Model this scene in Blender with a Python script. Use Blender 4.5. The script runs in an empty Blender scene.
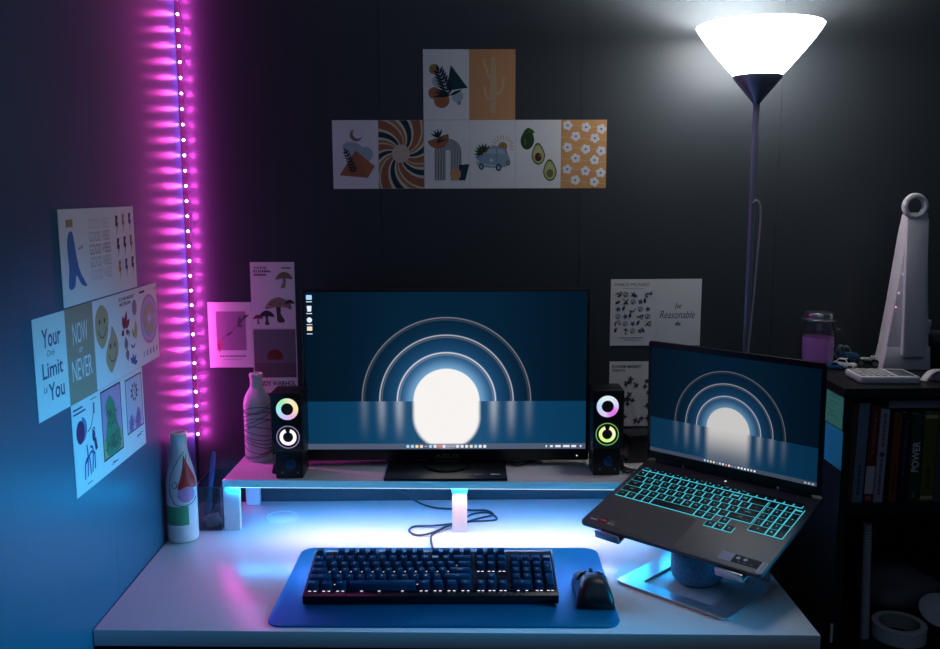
import bpy, bmesh, math, random
from mathutils import Matrix, Vector
random.seed(7)
PI = math.pi
sc = bpy.context.scene
COL = sc.collection

# ------------------------------------------------------------------ materials
MATS = {}
def mat(name, col, rough=.5, metal=0., emit=None, es=0., noise=0., nscale=40., bump=0., bscale=200., spec=.5,
        trans=0., alpha=1., coat=0., ior=1.45, stint=None):
    if name in MATS: return MATS[name]
    m = bpy.data.materials.new(name); m.use_nodes = True
    nt = m.node_tree; b = nt.nodes['Principled BSDF']
    c = (*col, 1)
    b.inputs['Base Color'].default_value = c
    b.inputs['Roughness'].default_value = rough
    b.inputs['Metallic'].default_value = metal
    b.inputs['Specular IOR Level'].default_value = spec
    b.inputs['Transmission Weight'].default_value = trans
    b.inputs['Alpha'].default_value = alpha
    b.inputs['Coat Weight'].default_value = coat
    b.inputs['IOR'].default_value = ior
    if stint: b.inputs['Specular Tint'].default_value = (*stint, 1)
    if emit:
        b.inputs['Emission Color'].default_value = (*emit, 1); b.inputs['Emission Strength'].default_value = es
    tc = nt.nodes.new('ShaderNodeTexCoord')
    if noise:
        n = nt.nodes.new('ShaderNodeTexNoise'); n.inputs['Scale'].default_value = nscale; n.inputs['Detail'].default_value = 4
        nt.links.new(tc.outputs['Object'], n.inputs['Vector'])
        mx = nt.nodes.new('ShaderNodeMix'); mx.data_type = 'RGBA'
        mx.inputs['A'].default_value = (*[v * (1 - noise) for v in col], 1)
        mx.inputs['B'].default_value = (*[min(1, v * (1 + noise)) for v in col], 1)
        nt.links.new(n.outputs['Fac'], mx.inputs['Factor']); nt.links.new(mx.outputs['Result'], b.inputs['Base Color'])
    if bump:
        n = nt.nodes.new('ShaderNodeTexNoise'); n.inputs['Scale'].default_value = bscale; n.inputs['Detail'].default_value = 3
        nt.links.new(tc.outputs['Object'], n.inputs['Vector'])
        bp = nt.nodes.new('ShaderNodeBump'); bp.inputs['Strength'].default_value = bump; bp.inputs['Distance'].default_value = .002
        nt.links.new(n.outputs['Fac'], bp.inputs['Height']); nt.links.new(bp.outputs['Normal'], b.inputs['Normal'])
    MATS[name] = m
    return m
def s2l(h):
    r = [int(h[i:i + 2], 16) / 255 for i in (0, 2, 4)]
    return tuple(v / 12.92 if v <= .04045 else ((v + .055) / 1.055) ** 2.4 for v in r)
def ink(h): return mat('ink_' + h, s2l(h), .55, spec=.25)
def glow(name, col, es): return mat(name, (.02, .02, .02), .5, emit=col, es=es)

# ------------------------------------------------------------------ mesh builder
class MB:
    def __init__(s, M=None):
        s.bm = bmesh.new(); s.mats = []; s.M = M or Matrix(); s.w = 0.; s.dw = 0.
    def mi(s, m):
        if m not in s.mats: s.mats.append(m)
        return s.mats.index(m)
    def merge(s, t, m, L=None):
        T = s.M @ L if L is not None else s.M
        i = s.mi(m); vs = [s.bm.verts.new(T @ v.co) for v in t.verts]
        t.verts.index_update()
        for f in t.faces:
            try:
                g = s.bm.faces.new([vs[v.index] for v in f.verts]); g.material_index = i
            except ValueError: pass
        t.free()
    def box(s, a, b, m, bev=0., seg=2, L=None):
        t = bmesh.new(); bmesh.ops.create_cube(t, size=1)
        for v in t.verts:
            for k in range(3): v.co[k] = a[k] + (v.co[k] + .5) * (b[k] - a[k])
        if bev: bmesh.ops.bevel(t, geom=t.edges[:] + t.verts[:], offset=bev, segments=seg, affect='EDGES', profile=.5)
        bmesh.ops.recalc_face_normals(t, faces=t.faces)
        s.merge(t, m, L)
    def prism(s, pts, z0, z1, m, bev=0., L=None, seg=2):
        t = bmesh.new()
        lo = [t.verts.new((x, y, z0)) for x, y in pts]; hi = [t.verts.new((x, y, z1)) for x, y in pts]
        n = len(pts); t.faces.new(lo[::-1]); top = t.faces.new(hi)
        for i in range(n): t.faces.new((lo[i], lo[(i + 1) % n], hi[(i + 1) % n], hi[i]))
        bmesh.ops.recalc_face_normals(t, faces=t.faces)
        if bev:
            es = [e for e in t.edges if abs(e.verts[0].co.z - e.verts[1].co.z) < 1e-9]
            bmesh.ops.bevel(t, geom=es, offset=bev, segments=seg, affect='EDGES', profile=.5)
        s.merge(t, m, L)
    def lathe(s, prof, m, seg=32, L=None):
        t = bmesh.new(); rings = []
        for r, z in prof:
            if r < 1e-6: rings.append([t.verts.new((0, 0, z))])
            else: rings.append([t.verts.new((r * math.cos(2 * PI * k / seg), r * math.sin(2 * PI * k / seg), z)) for k in range(seg)])
        for A, B in zip(rings, rings[1:]):
            for k in range(seg):
                k2 = (k + 1) % seg
                q = [A[k % len(A)], A[k2 % len(A)], B[k2 % len(B)], B[k % len(B)]]
                u = []
                for v in q:
                    if v not in u: u.append(v)
                if len(u) > 2: t.faces.new(u)
        bmesh.ops.recalc_face_normals(t, faces=t.faces)
        s.merge(t, m, L)
    def cyl(s, r, z0, z1, m, seg=24, L=None, bev=0.):
        p = [(0, z0), (r - bev, z0), (r, z0 + bev), (r, z1 - bev), (r - bev, z1), (0, z1)] if bev else [(0, z0), (r, z0), (r, z1), (0, z1)]
        s.lathe(p, m, seg, L)
    def tube(s, path, r, m, seg=8, closed=False, L=None):
        t = bmesh.new(); P = [Vector(p) for p in path]; n = len(P); rings = []; up = None
        for i in range(n):
            a = P[(i - 1) % n] if closed or i > 0 else P[i]; b = P[(i + 1) % n] if closed or i < n - 1 else P[i]
            d = (b - a).normalized()
            if up is None: up = d.orthogonal().normalized()
            up = (up - d * up.dot(d)).normalized(); sd = d.cross(up)
            rr = r(i / (n - 1)) if callable(r) else r
            rings.append([t.verts.new(P[i] + up * (rr * math.cos(2 * PI * k / seg)) + sd * (rr * math.sin(2 * PI * k / seg))) for k in range(seg)])
        for i in range(n if closed else n - 1):
            A, B = rings[i], rings[(i + 1) % n]
            for k in range(seg): t.faces.new((A[k], A[(k + 1) % seg], B[(k + 1) % seg], B[k]))
        if not closed: t.faces.new(rings[0]); t.faces.new(rings[-1])
        bmesh.ops.recalc_face_normals(t, faces=t.faces)
        s.merge(t, m, L)
    def grid(s, rows, m, closeu=False):          # rows of 3-D points
        i = s.mi(m); V = [[s.bm.verts.new(s.M @ Vector(p)) for p in r] for r in rows]
        for A, B in zip(V, V[1:]):
            n = len(A)
            for k in range(n if closeu else n - 1):
                f = s.bm.faces.new((A[k], A[(k + 1) % n], B[(k + 1) % n], B[k])); f.material_index = i
        return V
    # ---- flat drawing on the local xy plane, each mark a hair above the last
    def poly(s, pts, m):
        i = s.mi(m)
        f = s.bm.faces.new([s.bm.verts.new(s.M @ Vector((x, y, s.w))) for x, y in pts]); f.material_index = i
        s.w += s.dw
    def rect(s, x0, y0, x1, y1, m): s.poly([(x0, y0), (x1, y0), (x1, y1), (x0, y1)], m)
    def disc(s, cx, cy, r, m, ry=None, n=28, a0=0, a1=2 * PI, rot=0):
        ry = r if ry is None else ry; full = abs(a1 - a0 - 2 * PI) < 1e-6; P = []
        for k in range(n if full else n + 1):
            a = a0 + (a1 - a0) * k / n; x, y = r * math.cos(a), ry * math.sin(a)
            P.append((cx + x * math.cos(rot) - y * math.sin(rot), cy + x * math.sin(rot) + y * math.cos(rot)))
        s.poly(P, m)
    def stroke(s, pts, wd, m, closed=False):
        P = [Vector((x, y, 0)) for x, y in pts]; n = len(P); i = s.mi(m); Ls = []
        for k in range(n):
            a = P[(k - 1) % n] if closed or k else P[k]; b = P[(k + 1) % n] if closed or k < n - 1 else P[k]
            d = (b - a); d = d.normalized() if d.length > 0 else Vector((1, 0, 0)); nn = Vector((-d.y, d.x, 0))
            w = wd(k / (n - 1)) if callable(wd) else wd
            Ls.append([s.bm.verts.new(s.M @ (P[k] + nn * (q * w / 2) + Vector((0, 0, s.w)))) for q in (1, -1)])
        for k in range(n if closed else n - 1):
            A, B = Ls[k], Ls[(k + 1) % n]
            try: f = s.bm.faces.new((A[0], A[1], B[1], B[0])); f.material_index = i
            except ValueError: pass
        s.w += s.dw
    def ring(s, cx, cy, r, wd, m, a0=0, a1=2 * PI, n=40):
        full = abs(a1 - a0 - 2 * PI) < 1e-6
        s.stroke([(cx + r * math.cos(a0 + (a1 - a0) * k / n), cy + r * math.sin(a0 + (a1 - a0) * k / n)) for k in range(n if full else n + 1)], wd, m, full)
    def leaf(s, x, y, ang, ln, wd, m):
        P = []
        for k in range(9):
            t = k / 8; P.append((t * ln, wd / 2 * math.sin(PI * t ** .8)))
        for k in range(7, 0, -1):
            t = k / 8; P.append((t * ln, -wd / 2 * math.sin(PI * t ** .8)))
        c, q = math.cos(ang), math.sin(ang)
        s.poly([(x + a * c - b * q, y + a * q + b * c) for a, b in P], m)
    def text(s, st, cx, cy, w, h, m, rot=0., shear=0., bold=0.):   # fitted to a w x h box centred on cx, cy
        vs, fs = glyphs(st, shear, bold)
        if not vs: return
        x0, x1 = min(v[0] for v in vs), max(v[0] for v in vs); y0, y1 = min(v[1] for v in vs), max(v[1] for v in vs)
        if w is None: w = h * (x1 - x0) / (y1 - y0)
        i = s.mi(m); c, q = math.cos(rot), math.sin(rot); V = []
        for x, y in vs:
            a = ((x - x0) / (x1 - x0) - .5) * w; b = ((y - y0) / max(1e-6, y1 - y0) - .5) * h
            V.append(s.bm.verts.new(s.M @ Vector((cx + a * c - b * q, cy + a * q + b * c, s.w))))
        for f in fs:
            try: g = s.bm.faces.new([V[k] for k in f]); g.material_index = i
            except ValueError: pass
        s.w += s.dw
    def build(s, name, parent=None, smooth=35):
        me = bpy.data.meshes.new(name); s.bm.to_mesh(me); s.bm.free()
        for m in s.mats: me.materials.append(m)
        if smooth:
            for p in me.polygons: p.use_smooth = True
            me.set_sharp_from_angle(angle=math.radians(smooth))
        o = bpy.data.objects.new(name, me); COL.objects.link(o)
        if parent: o.parent = parent
        return o

_G = {}
def glyphs(st, shear, bold):
    k = (st, shear, bold)
    if k not in _G:
        cu = bpy.data.curves.new('lettering', 'FONT'); cu.body = st; cu.shear = shear; cu.offset = bold; cu.resolution_u = 3
        ob = bpy.data.objects.new('lettering', cu); me = ob.to_mesh()
        _G[k] = ([(v.co.x, v.co.y) for v in me.vertices], [tuple(p.vertices) for p in me.polygons])
        ob.to_mesh_clear(); bpy.data.objects.remove(ob); bpy.data.curves.remove(cu)
    return _G[k]

def tag(o, label=None, cat=None, group=None, kind=None):
    if label: o['label'] = label
    if cat: o['category'] = cat
    if group: o['group'] = group
    if kind: o['kind'] = kind
    return o
def thing(name, label, cat, loc=(0, 0, 0), rz=0., group=None):
    o = bpy.data.objects.new(name, None); COL.objects.link(o); o.empty_display_size = .02
    o.location = loc; o.rotation_euler = (0, 0, rz)
    return tag(o, label, cat, group)
def dup_tree(o, parent=None):
    c = o.copy(); COL.objects.link(c); c.parent = parent
    for ch in list(o.children): dup_tree(ch, c)
    return c
def T(x=0, y=0, z=0): return Matrix.Translation((x, y, z))
def R(a, ax): return Matrix.Rotation(a, 4, ax)
def smooth_path(P, n=8, closed=False):
    P = [Vector(p) for p in P]; out = []; N = len(P)
    for i in range(N if closed else N - 1):
        g = lambda k: P[k % N] if closed else P[max(0, min(N - 1, k))]
        a, b, c, d = g(i - 1), g(i), g(i + 1), g(i + 2)
        for k in range(n):
            t = k / n
            out.append(.5 * ((2 * b) + (c - a) * t + (2 * a - 5 * b + 4 * c - d) * t * t + (3 * b - a - 3 * c + d) * t ** 3))
    if not closed: out.append(P[-1])
    return out
def sm2(P, n=6, closed=False): return [(v.x, v.y) for v in smooth_path([(x, y, 0) for x, y in P], n, closed)]
def rrect(x0, y0, x1, y1, r, n=6):
    P = []
    for cx, cy, a in ((x1 - r, y0 + r, -PI / 2), (x1 - r, y1 - r, 0), (x0 + r, y1 - r, PI / 2), (x0 + r, y0 + r, PI)):
        P += [(cx + r * math.cos(a + PI / 2 * k / n), cy + r * math.sin(a + PI / 2 * k / n)) for k in range(n + 1)]
    return P

# ------------------------------------------------------------------ shared materials
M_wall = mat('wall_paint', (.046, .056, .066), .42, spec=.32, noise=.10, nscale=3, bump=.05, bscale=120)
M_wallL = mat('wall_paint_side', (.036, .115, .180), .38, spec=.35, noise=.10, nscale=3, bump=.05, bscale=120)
M_seam = mat('seam_backing', (.022, .026, .031), .8)  # darker backing that shows through the panel seams
M_floor = mat('floor_boards', (.05, .045, .042), .5, noise=.3, nscale=6)
M_desk = mat('white_laminate', (.74, .72, .74), .24, noise=.02, nscale=8, spec=.5)
M_white = mat('white_gloss', (.74, .73, .76), .22, noise=.02, nscale=10)
M_paper = mat('paper_white', (.82, .82, .82), .6, spec=.2, noise=.02, nscale=30)
M_blk = mat('black_plastic', (.010, .011, .013), .34, noise=.15, nscale=60)
M_blkm = mat('black_matte', (.012, .013, .015), .6, noise=.15, nscale=60)
M_gloss = mat('black_gloss', (.006, .007, .008), .12)
M_dkwood = mat('black_wood', (.016, .017, .020), .42, noise=.25, nscale=14, bump=.05, bscale=60)
M_metal = mat('brushed_steel', (.55, .56, .58), .3, 1., noise=.06, nscale=90)
M_alu = mat('silver_aluminium', (.62, .64, .68), .32, .75, noise=.04, nscale=90)
M_deck = mat('laptop_grey', (.11, .113, .117), .45, .15, noise=.05, nscale=200)
M_key = mat('key_blue_sheen', (.006, .085, .19), .30, .65, spec=.6, stint=(.2, .55, 1.), noise=.1, nscale=100)  # blue base and tint paint reflected riser LED light onto black keys
M_cable = mat('cable_black', (.012, .014, .018), .45, noise=.1, nscale=60)
M_legend = glow('legend_glow', (.55, .9, 1.), .5)

# ------------------------------------------------------------------ the room
def struct(name, mb, smooth=0):
    o = mb.build(name, None, smooth); o['kind'] = 'structure'; return o
LX = -.590          # inner face of the side wall
mb = MB()
edges = [LX - .1] + [-.160 + .4352 * k for k in range(-0, 5)] + [2.2]
g = .0005
for a, b in zip(edges, edges[1:]):
    mb.box((a + g, 0, 0), (b - g, .03, 2.7), M_wall)
mb.box((LX - .1, .0012, 0), (2.2, .05, 2.7), M_seam)
struct('wall_back', mb)
mb = MB()
e2 = [-2.9, -2.25, -1.6, -1.05, -.49, .0]
for a, b in zip(e2, e2[1:]):
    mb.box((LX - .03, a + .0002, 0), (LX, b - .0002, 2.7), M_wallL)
mb.box((LX - .05, -2.9, 0), (LX - .0015, 0, 2.7), M_seam)
struct('wall_left', mb)
mb = MB(); mb.box((LX - .1, -2.9, -.05), (2.2, .03, 0), M_floor); struct('floor', mb)

# ------------------------------------------------------------------ prints on the walls
INK = dict(nav='1d2a38', teal='1e3f4a', rust='a5694a', och='a8824f', org='d39a6c', tan='cdb28c', pale='a9bcc6', grn='2e4a2c', lgrn='a8ab6a',
           brn='4a2a1c', blue='8aa4ba', pink='c890a0', red='a03a3c', crm='d8ccb8', gry='8b8d95', dk='2a2c33', dbl='1f5f9a', pur='6d4a7c', wht='e6e6ea')
K = {k: ink(v) for k, v in INK.items()}
def art(w, h):         # art units are millimetres of a 100 x 150 sheet
    M = Matrix(((w / 100, 0, 0, 0), (0, 0, -1, 0), (0, h / 150, 0, 0), (0, 0, 0, 1)))
    a = MB(M); a.w = .00084; a.dw = .000008
    return a
def put_print(wall, pos, w, h, label, draw, group, paper=None):
    m = MB(); m.box((0, -.0008, 0), (w, -.0003, h), paper or M_paper)
    o = m.build('art_print', None, 0); tag(o, label, 'print', group)
    if wall == 'back': o.location = (pos[0], 0, pos[1])
    else: o.location = (LX, pos[0], pos[1]); o.rotation_euler = (0, 0, PI / 2)
    a = art(w, h); draw(a)
    if len(a.bm.faces): a.build('printed_pattern', o, 0)
    else: a.bm.free()
    return o
def sprig(a, x, y, ang, ln, m, n=6, lw=4.5, ll=16, bend=0.):
    for k in range(n):
        t = (k + .5) / n; x2 = x + math.cos(ang) * ln * t; y2 = y + math.sin(ang) * ln * t
        for sgn in (1, -1): a.leaf(x2, y2, ang + sgn * .75 + bend * t, ll * (1 - .35 * t), lw, m)
    a.stroke([(x, y), (x + math.cos(ang) * ln, y + math.sin(ang) * ln)], 1.2, m)
    a.leaf(x + math.cos(ang) * ln, y + math.sin(ang) * ln, ang, ll * .7, lw, m)

def d_leaf(a):
    a.disc(24, 108, 11, K['och']); a.disc(32, 82, 13, K['pale']); a.poly([(60, 117), (97, 68), (50, 62)], K['teal'])
    a.disc(24, 57, 13, K['rust']); a.disc(40, 42, 17, K['rust']); a.disc(74, 50, 13, K['pale']); a.disc(78, 36, 4.5, K['gry'])
    sprig(a, 58, 52, 2.0, 55, K['nav'], 7, 5.5, 26)
    for an, l in ((2.95, 36), (3.2, 40), (.45, 30), (2.7, 34)): a.leaf(58, 52, an, l, 6, K['nav'])
def d_cactus(a):
    a.rect(0, 0, 100, 150, K['org'])
    c = K['tan']; dk = ink('b6a28c')
    a.poly([(47, 14), (57, 14), (59, 60), (58, 110), (56, 132), (51, 135), (48, 130), (46, 80)], c)
    for P in (((58, 55), (70, 62), (75, 90)), ((47, 42), (36, 52), (34, 72)), ((47, 88), (40, 96), (37, 112)), ((37, 112), (32, 120), (31, 130))):
        a.stroke(sm2(P), 5.5, c)
    for x in (50, 53.5): a.stroke([(x, 18), (x + .5, 128)], .9, dk)
    a.stroke(sm2([(62, 116), (68, 124), (66, 130)]), 2, dk)
def d_moon(a):
    P = [(52 + 14 * math.cos(t), 118 + 14 * math.sin(t)) for t in [PI * .75 + PI * 1.15 * k / 16 for k in range(17)]]
    Q = [(56 + 11 * math.cos(t), 121 + 11 * math.sin(t)) for t in [PI * .75 + PI * 1.15 * k / 16 for k in range(16, -1, -1)]]
    a.poly(P + Q, ink('8a7466')); a.disc(46, 86, 25, K['pale'], 16, rot=-.4); a.disc(72, 76, 16, K['pale'])
    a.poly([(14, 30), (50, 84), (92, 50), (76, 24)], K['rust']); a.poly([(50, 84), (92, 50), (76, 24)], ink('b5714c'))
    sprig(a, 48, 34, 1.95, 50, K['nav'], 7, 4, 15)
def d_swirl(a):
    a.rect(0, 0, 100, 150, K['crm'])
    cx, cy = 49, 77; cols = [K['rust'], K['crm'], K['teal'], K['crm'], K['och'], K['rust'], K['crm'], K['teal']]
    n = 24
    def clip(P):
        def half(P, f, inter):
            out = []
            for i in range(len(P)):
                p, q = P[i], P[(i + 1) % len(P)]
                if f(p): out.append(p)
                if f(p) != f(q): out.append(inter(p, q))
            return out
        def ix(v): return lambda p, q: (v, p[1] + (q[1] - p[1]) * (v - p[0]) / (q[0] - p[0]))
        def iy(v): return lambda p, q: (p[0] + (q[0] - p[0]) * (v - p[1]) / (q[1] - p[1]), v)
        for f, it in ((lambda p: p[0] >= .5, ix(.5)), (lambda p: p[0] <= 99.5, ix(99.5)), (lambda p: p[1] >= .5, iy(.5)), (lambda p: p[1] <= 149.5, iy(149.5))):
            if len(P) < 3: return []
            P = half(P, f, it)
        return P
    pat = [('rust', 1.), ('crm', .35), ('teal', .75), ('crm', .35), ('och', .45), ('crm', .2)]
    tot = sum(w for _, w in pat) * 6; ang = 0
    for rep in range(6):
        for cn, wdt in pat:
            a0, a1 = ang, ang + wdt / tot * 2 * PI; ang = a1
            if cn == 'crm': continue
            for j in range(12):
                r0, r1 = 12 + j * 8, 12 + (j + 1) * 8
                q0, q1 = r0 * .0125, r1 * .0125
                p = [(cx + r * math.cos(t), cy + r * math.sin(t)) for r, t in ((r0, a0 + q0), (r0, a1 + q0), (r1, a1 + q1), (r1, (a0 + a1) / 2 + q1), (r1, a0 + q1))]
                p = clip(p)
                if len(p) > 2:
                    w = a.w; a.poly(p, K[cn]); a.w = w
    a.w += .00002; a.disc(cx, cy, 20, ink('cdbfae'))
def d_arch(a):
    for k in range(7):
        r = 7 + k * 3.5
        a.stroke([(52 - r, 18)] + [(52 + r * math.cos(PI - PI * t / 14), 80 + r * math.sin(PI - PI * t / 14)) for t in range(15)] + [(52 + r, 18)], 2.0, K['nav'])
    a.disc(30, 112, 24, K['rust'], a0=PI + .35, a1=2 * PI + .35, n=20)
    for an in (1.2, 1.7, 2.2, 2.7): a.leaf(32, 112, an, 20, 5, K['nav'])
    for an in (.35, .8): a.leaf(26, 100, an, 26, 4, K['nav'])
    a.poly([(76, 52), (99, 54), (90, 18), (76, 18)], K['teal']); a.disc(68, 32, 12, K['org'], 14)
def d_car(a):
    for k in range(13):
        t = -.3 + k * .3; a.stroke([(72 + 16 * math.cos(t), 92 + 16 * math.sin(t)), (72 + 25 * math.cos(t), 92 + 25 * math.sin(t))], 1.1, K['och'])
    a.disc(72, 92, 10, K['och'])
    for k in range(9): a.leaf(30, 78, .9 + k * .4, 22, 6, K['grn'])
    bl, dk = K['blue'], ink('5f7f9c')
    a.poly(sm2([(14, 60), (18, 70), (32, 77), (40, 88), (58, 91), (76, 88), (84, 74), (88, 62), (86, 52), (70, 46), (40, 46), (18, 50)], 5, True), bl)
    a.poly([(36, 77), (42, 86), (56, 88), (58, 76)], ink('a9bcc8')); a.poly([(61, 76), (60, 88), (73, 86), (78, 76)], ink('a9bcc8'))
    a.stroke([(59, 50), (60, 90)], 1, dk); a.stroke([(16, 54), (58, 50)], 3, ink('b9c0c8'))
    a.stroke(sm2([(34, 77), (42, 89), (58, 92), (76, 89), (82, 76)]), 1.6, ink('8a6a68'))
    for x, y, r in ((63, 46, 8), (25, 48, 7), (84, 56, 5.5)):
        a.disc(x, y, r * .8, ink('33404e'), r); a.disc(x, y, r * .42, ink('9fb0be'), r * .55)
    a.disc(17, 60, 3, ink('d8d8dc')); a.disc(47, 62, 3.5, ink('d8d8dc'))
def d_avo(a):
    def drop(cx, cy, s, m, rot=.12):
        P = []
        for k in range(28):
            t = 2 * PI * k / 28; x = math.cos(t) * (1 - .28 * max(0, math.sin(t))) * 15; y = math.sin(t) * 22 + (4 if math.sin(t) > 0 else 0) * math.sin(t)
            P.append((cx + s * (x * math.cos(rot) - y * math.sin(rot)), cy + s * (x * math.sin(rot) + y * math.cos(rot))))
        a.poly(P, m)
    drop(26, 107, 1., K['grn'], -.1); a.disc(21, 103, 3, ink('47663f'), 8); a.leaf(27, 130, -.5, 18, 8, ink('3f5f34'))
    for cx, cy, c2 in ((50, 74, K['brn']), (76, 38, ink('77784a'))):
        drop(cx, cy, 1.0, K['grn'], .05); drop(cx, cy, .87, ink('b3b578'), .05); drop(cx, cy - 2, .7, ink('bfc088'), .05); a.disc(cx, cy - 5, 7.5, c2, 9.5)
    a.disc(53, 72, 2, ink('8a6a50'), 4)
def d_flowers(a):
    a.rect(0, 0, 100, 150, ink('d6a068'))
    for r in range(6):
        y = 138 - r * 24
        pts = ([14, 54, 88] if r % 2 == 0 else [32, 74]); dy = -8 if r % 2 else 0
        a.stroke([(0, y + 2 + dy / 3), (100, y - 6 + dy / 3)], 1, ink('dcc9a6'))
        for i, x in enumerate(pts):
            yy = y - (i * 4)
            for k in range(5): a.disc(x + 6 * math.cos(k * 1.257 + r), yy + 6 * math.sin(k * 1.257 + r), 5, K['wht'], n=12)
            a.disc(x, yy, 2.6, ink('6f86ab'), n=10)
def d_pinkflower(a):
    a.rect(18, 40, 86, 129, ink('a58aa8'))
    a.stroke(sm2([(20, 52), (34, 70), (52, 82), (66, 96), (84, 120)]), 1.2, ink('6b5a66'))
    for x, y, an, l, c in ((24, 60, -1.6, 26, 'b5486a'), (24, 62, -1.2, 20, 'c0607c'), (30, 68, -2.2, 16, 'c0607c'), (40, 74, .5, 18, '6e5a62'), (66, 96, .9, 26, '5a5862'),
                           (68, 98, 1.3, 22, '66606a'), (76, 110, .6, 22, '5a5862'), (66, 96, 0, 14, '6a5d68')): a.leaf(x, y, an, l, 6, ink(c))
    [a.rect(24 + k * 5.6, 24.5, 28 + k * 5.6, 28, ink('7a7490')) for k in range(11)]; [a.rect(32 + k * 4.6, 18.5, 35 + k * 4.6, 20, ink('8a84a0')) for k in range(10)]
def mush(a, x, y, s, cap, stem, lean=0.):
    a.poly(sm2([(x - 5 * s, y), (x - 3 * s + lean, y + 14 * s), (x - 3.5 * s + lean, y + 26 * s), (x + 4 * s + lean, y + 26 * s), (x + 4 * s + lean, y + 14 * s), (x + 7 * s, y + 1 * s)], 4, True), stem)
    a.poly(sm2([(x - 22 * s + lean, y + 22 * s), (x - 14 * s + lean, y + 36 * s), (x + lean, y + 42 * s), (x + 15 * s + lean, y + 36 * s), (x + 22 * s + lean, y + 23 * s), (x + lean, y + 26 * s)], 4, True), cap)
def d_mush(a):
    a.text('YAYOI', 22, 137, 28, 6, K['dk'], bold=.03); a.text('KUSAMA', 27, 129.5, 39, 6, K['dk'], bold=.03); a.rect(8, 119.5, 36, 123.5, ink('6a6c76'))
    a.rect(70, 135, 92, 138.5, ink('7a7c86'))
    mush(a, 66, 14, 1.35, ink('9a8c78'), ink('4c5248'), -5)
    for k in range(26): a.disc(61 + random.uniform(-20, 20), 55 + random.uniform(-3, 8), 1.1, ink('5b5048'), n=8)
    mush(a, 34, 8, .78, ink('3d3a4c'), ink('4f5a48')); mush(a, 14, 10, .5, ink('7a3f4a'), ink('8a8078')); mush(a, 72, 92, .85, ink('7a7a52'), ink('8b8b78'), 4)
    mush(a, 87, 44, .5, ink('43394c'), ink('6d6a70'))
def d_sun(a):
    a.rect(2, 36, 98, 148, ink('77757e')); a.rect(2, 36, 98, 70, ink('6d5f68'))
    a.disc(50, 84, 18, ink('6f3a2a'), a0=-.35, a1=PI + .35, n=24)
    a.text('ANDY WARHOL', 50, 22, 92, 11.5, K['dk'], bold=.02); a.rect(72, 38.5, 94, 40.5, ink('4f4d56'))
    [a.rect(x, 4, x + 13, 10, ink('3a3a44')) for x in (48, 64, 80)]
def scribble(a, x, y, w, h, m, n=7, wd=1.1):
    a.stroke(sm2([(x + random.uniform(0, w), y + random.uniform(0, h)) for _ in range(n)], 5), wd, m)
def d_lines(a):
    dk = ink('3c4254')
    a.text('PABLO PICASSO', 47, 138, 76, 6.5, dk, shear=.1); a.stroke([(28, 129), (74, 129)], .8, ink('8a90a4'))
    for r in range(6):
        for c in range(5):
            x, y = 10 + c * 16.5, 26 + r * 16.5; q = (r * 5 + c) % 4
            if q == 0: a.leaf(x, y + 3, random.uniform(0, 3), 14, 6, dk)
            elif q == 1: scribble(a, x, y, 15, 14, dk, 8, 1.8)
            elif q == 2: a.ring(x + 7, y + 7, 5, 1.6, dk, n=14); a.leaf(x + 4, y + 2, 1, 10, 3, ink('59607a'))
            else:
                for k in range(5): a.leaf(x + 7, y + 7, k * 1.25 + r, 7, 3, ink('4a5068'))
    a.rect(22, 17, 74, 19, ink('8a90a4')); a.rect(32, 12, 66, 13.5, ink('a0a6b8'))
def d_reason(a):
    dk = ink('4a4e5e')
    a.text('be', 50, 90, 15, 13, dk, shear=.35); a.text('Reasonable', 48, 70, 78, 17, dk, shear=.35)
    for an in (.5, 1.57, 2.64, 3.6, 5.8): a.leaf(50, 48, an, 8, 3.5, ink('6a6e80'))
def d_tokyo(a):
    a.text('FLOWER MARKET', 39, 138, 66, 7, K['dk'], bold=.03); a.text('TOKYO', 21, 129, 30, 6, K['dk'], bold=.03)
    for _ in range(20):
        x, y = random.uniform(10, 92), random.uniform(8, 116)
        a.stroke([(x, y), (x + random.uniform(-9, 9), y + random.uniform(-9, 9))], 1, ink('4a4048'))
        for k in range(4): a.leaf(x, y, k * 1.5 + x, random.uniform(5, 9), 4.5, ink(random.choice(['5b3f50', '6e4a60', '3f3440'])))
G1 = 'art prints on the dark back wall'
w_, h_ = .0992, .1465
for i, (lab, d) in enumerate((('white print of a crescent moon over a rust mountain, above the monitor', d_moon), ('retro print of rust, teal and cream rays swirling round a pale sun', d_swirl),
        ('white print with a navy striped arch and a halved rust circle', d_arch), ('white print of a small blue car with a sun and palm leaves', d_car),
        ('white print of one whole and two halved avocados', d_avo), ('orange print covered with small white daisies', d_flowers))):
    put_print('back', (-.2636 + i * .0992, 1.4565), w_ - .0003, h_, lab, d, G1)
put_print('back', (-.0660, 1.6035), w_ - .0003, .1475, 'white print with a dark palm frond over rust circles and teal triangle', d_leaf, G1)
put_print('back', (.0332, 1.6035), w_ - .0003, .1475, 'plain orange print with one pale cactus', d_cactus, G1)
put_print('back', (-.5489, 1.0615), .0965, .1475, 'pale print with a pink flower twig on a mauve panel, beside the light strip', d_pinkflower, G1)
put_print('back', (-.4520, 1.1500), .0975, .1475, 'white print of brown and olive mushrooms, beside the monitor', d_mush, G1)
put_print('back', (-.4520, 1.0030), .0975, .1465, 'grey print of a brown half sun above bold black name lettering', d_sun, G1)
put_print('back', (.3470, 1.1060), .1010, .1500, 'white print packed with small ink line drawings, above the laptop', d_lines, G1)
put_print('back', (.4482, 1.1060), .1020, .1500, 'blank white print with the script words be Reasonable', d_reason, G1)
put_print('back', (.3474, .9200), .1000, .1500, 'white print of scattered dark plum blossoms behind the speaker with the green ring', d_tokyo, G1)

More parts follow.
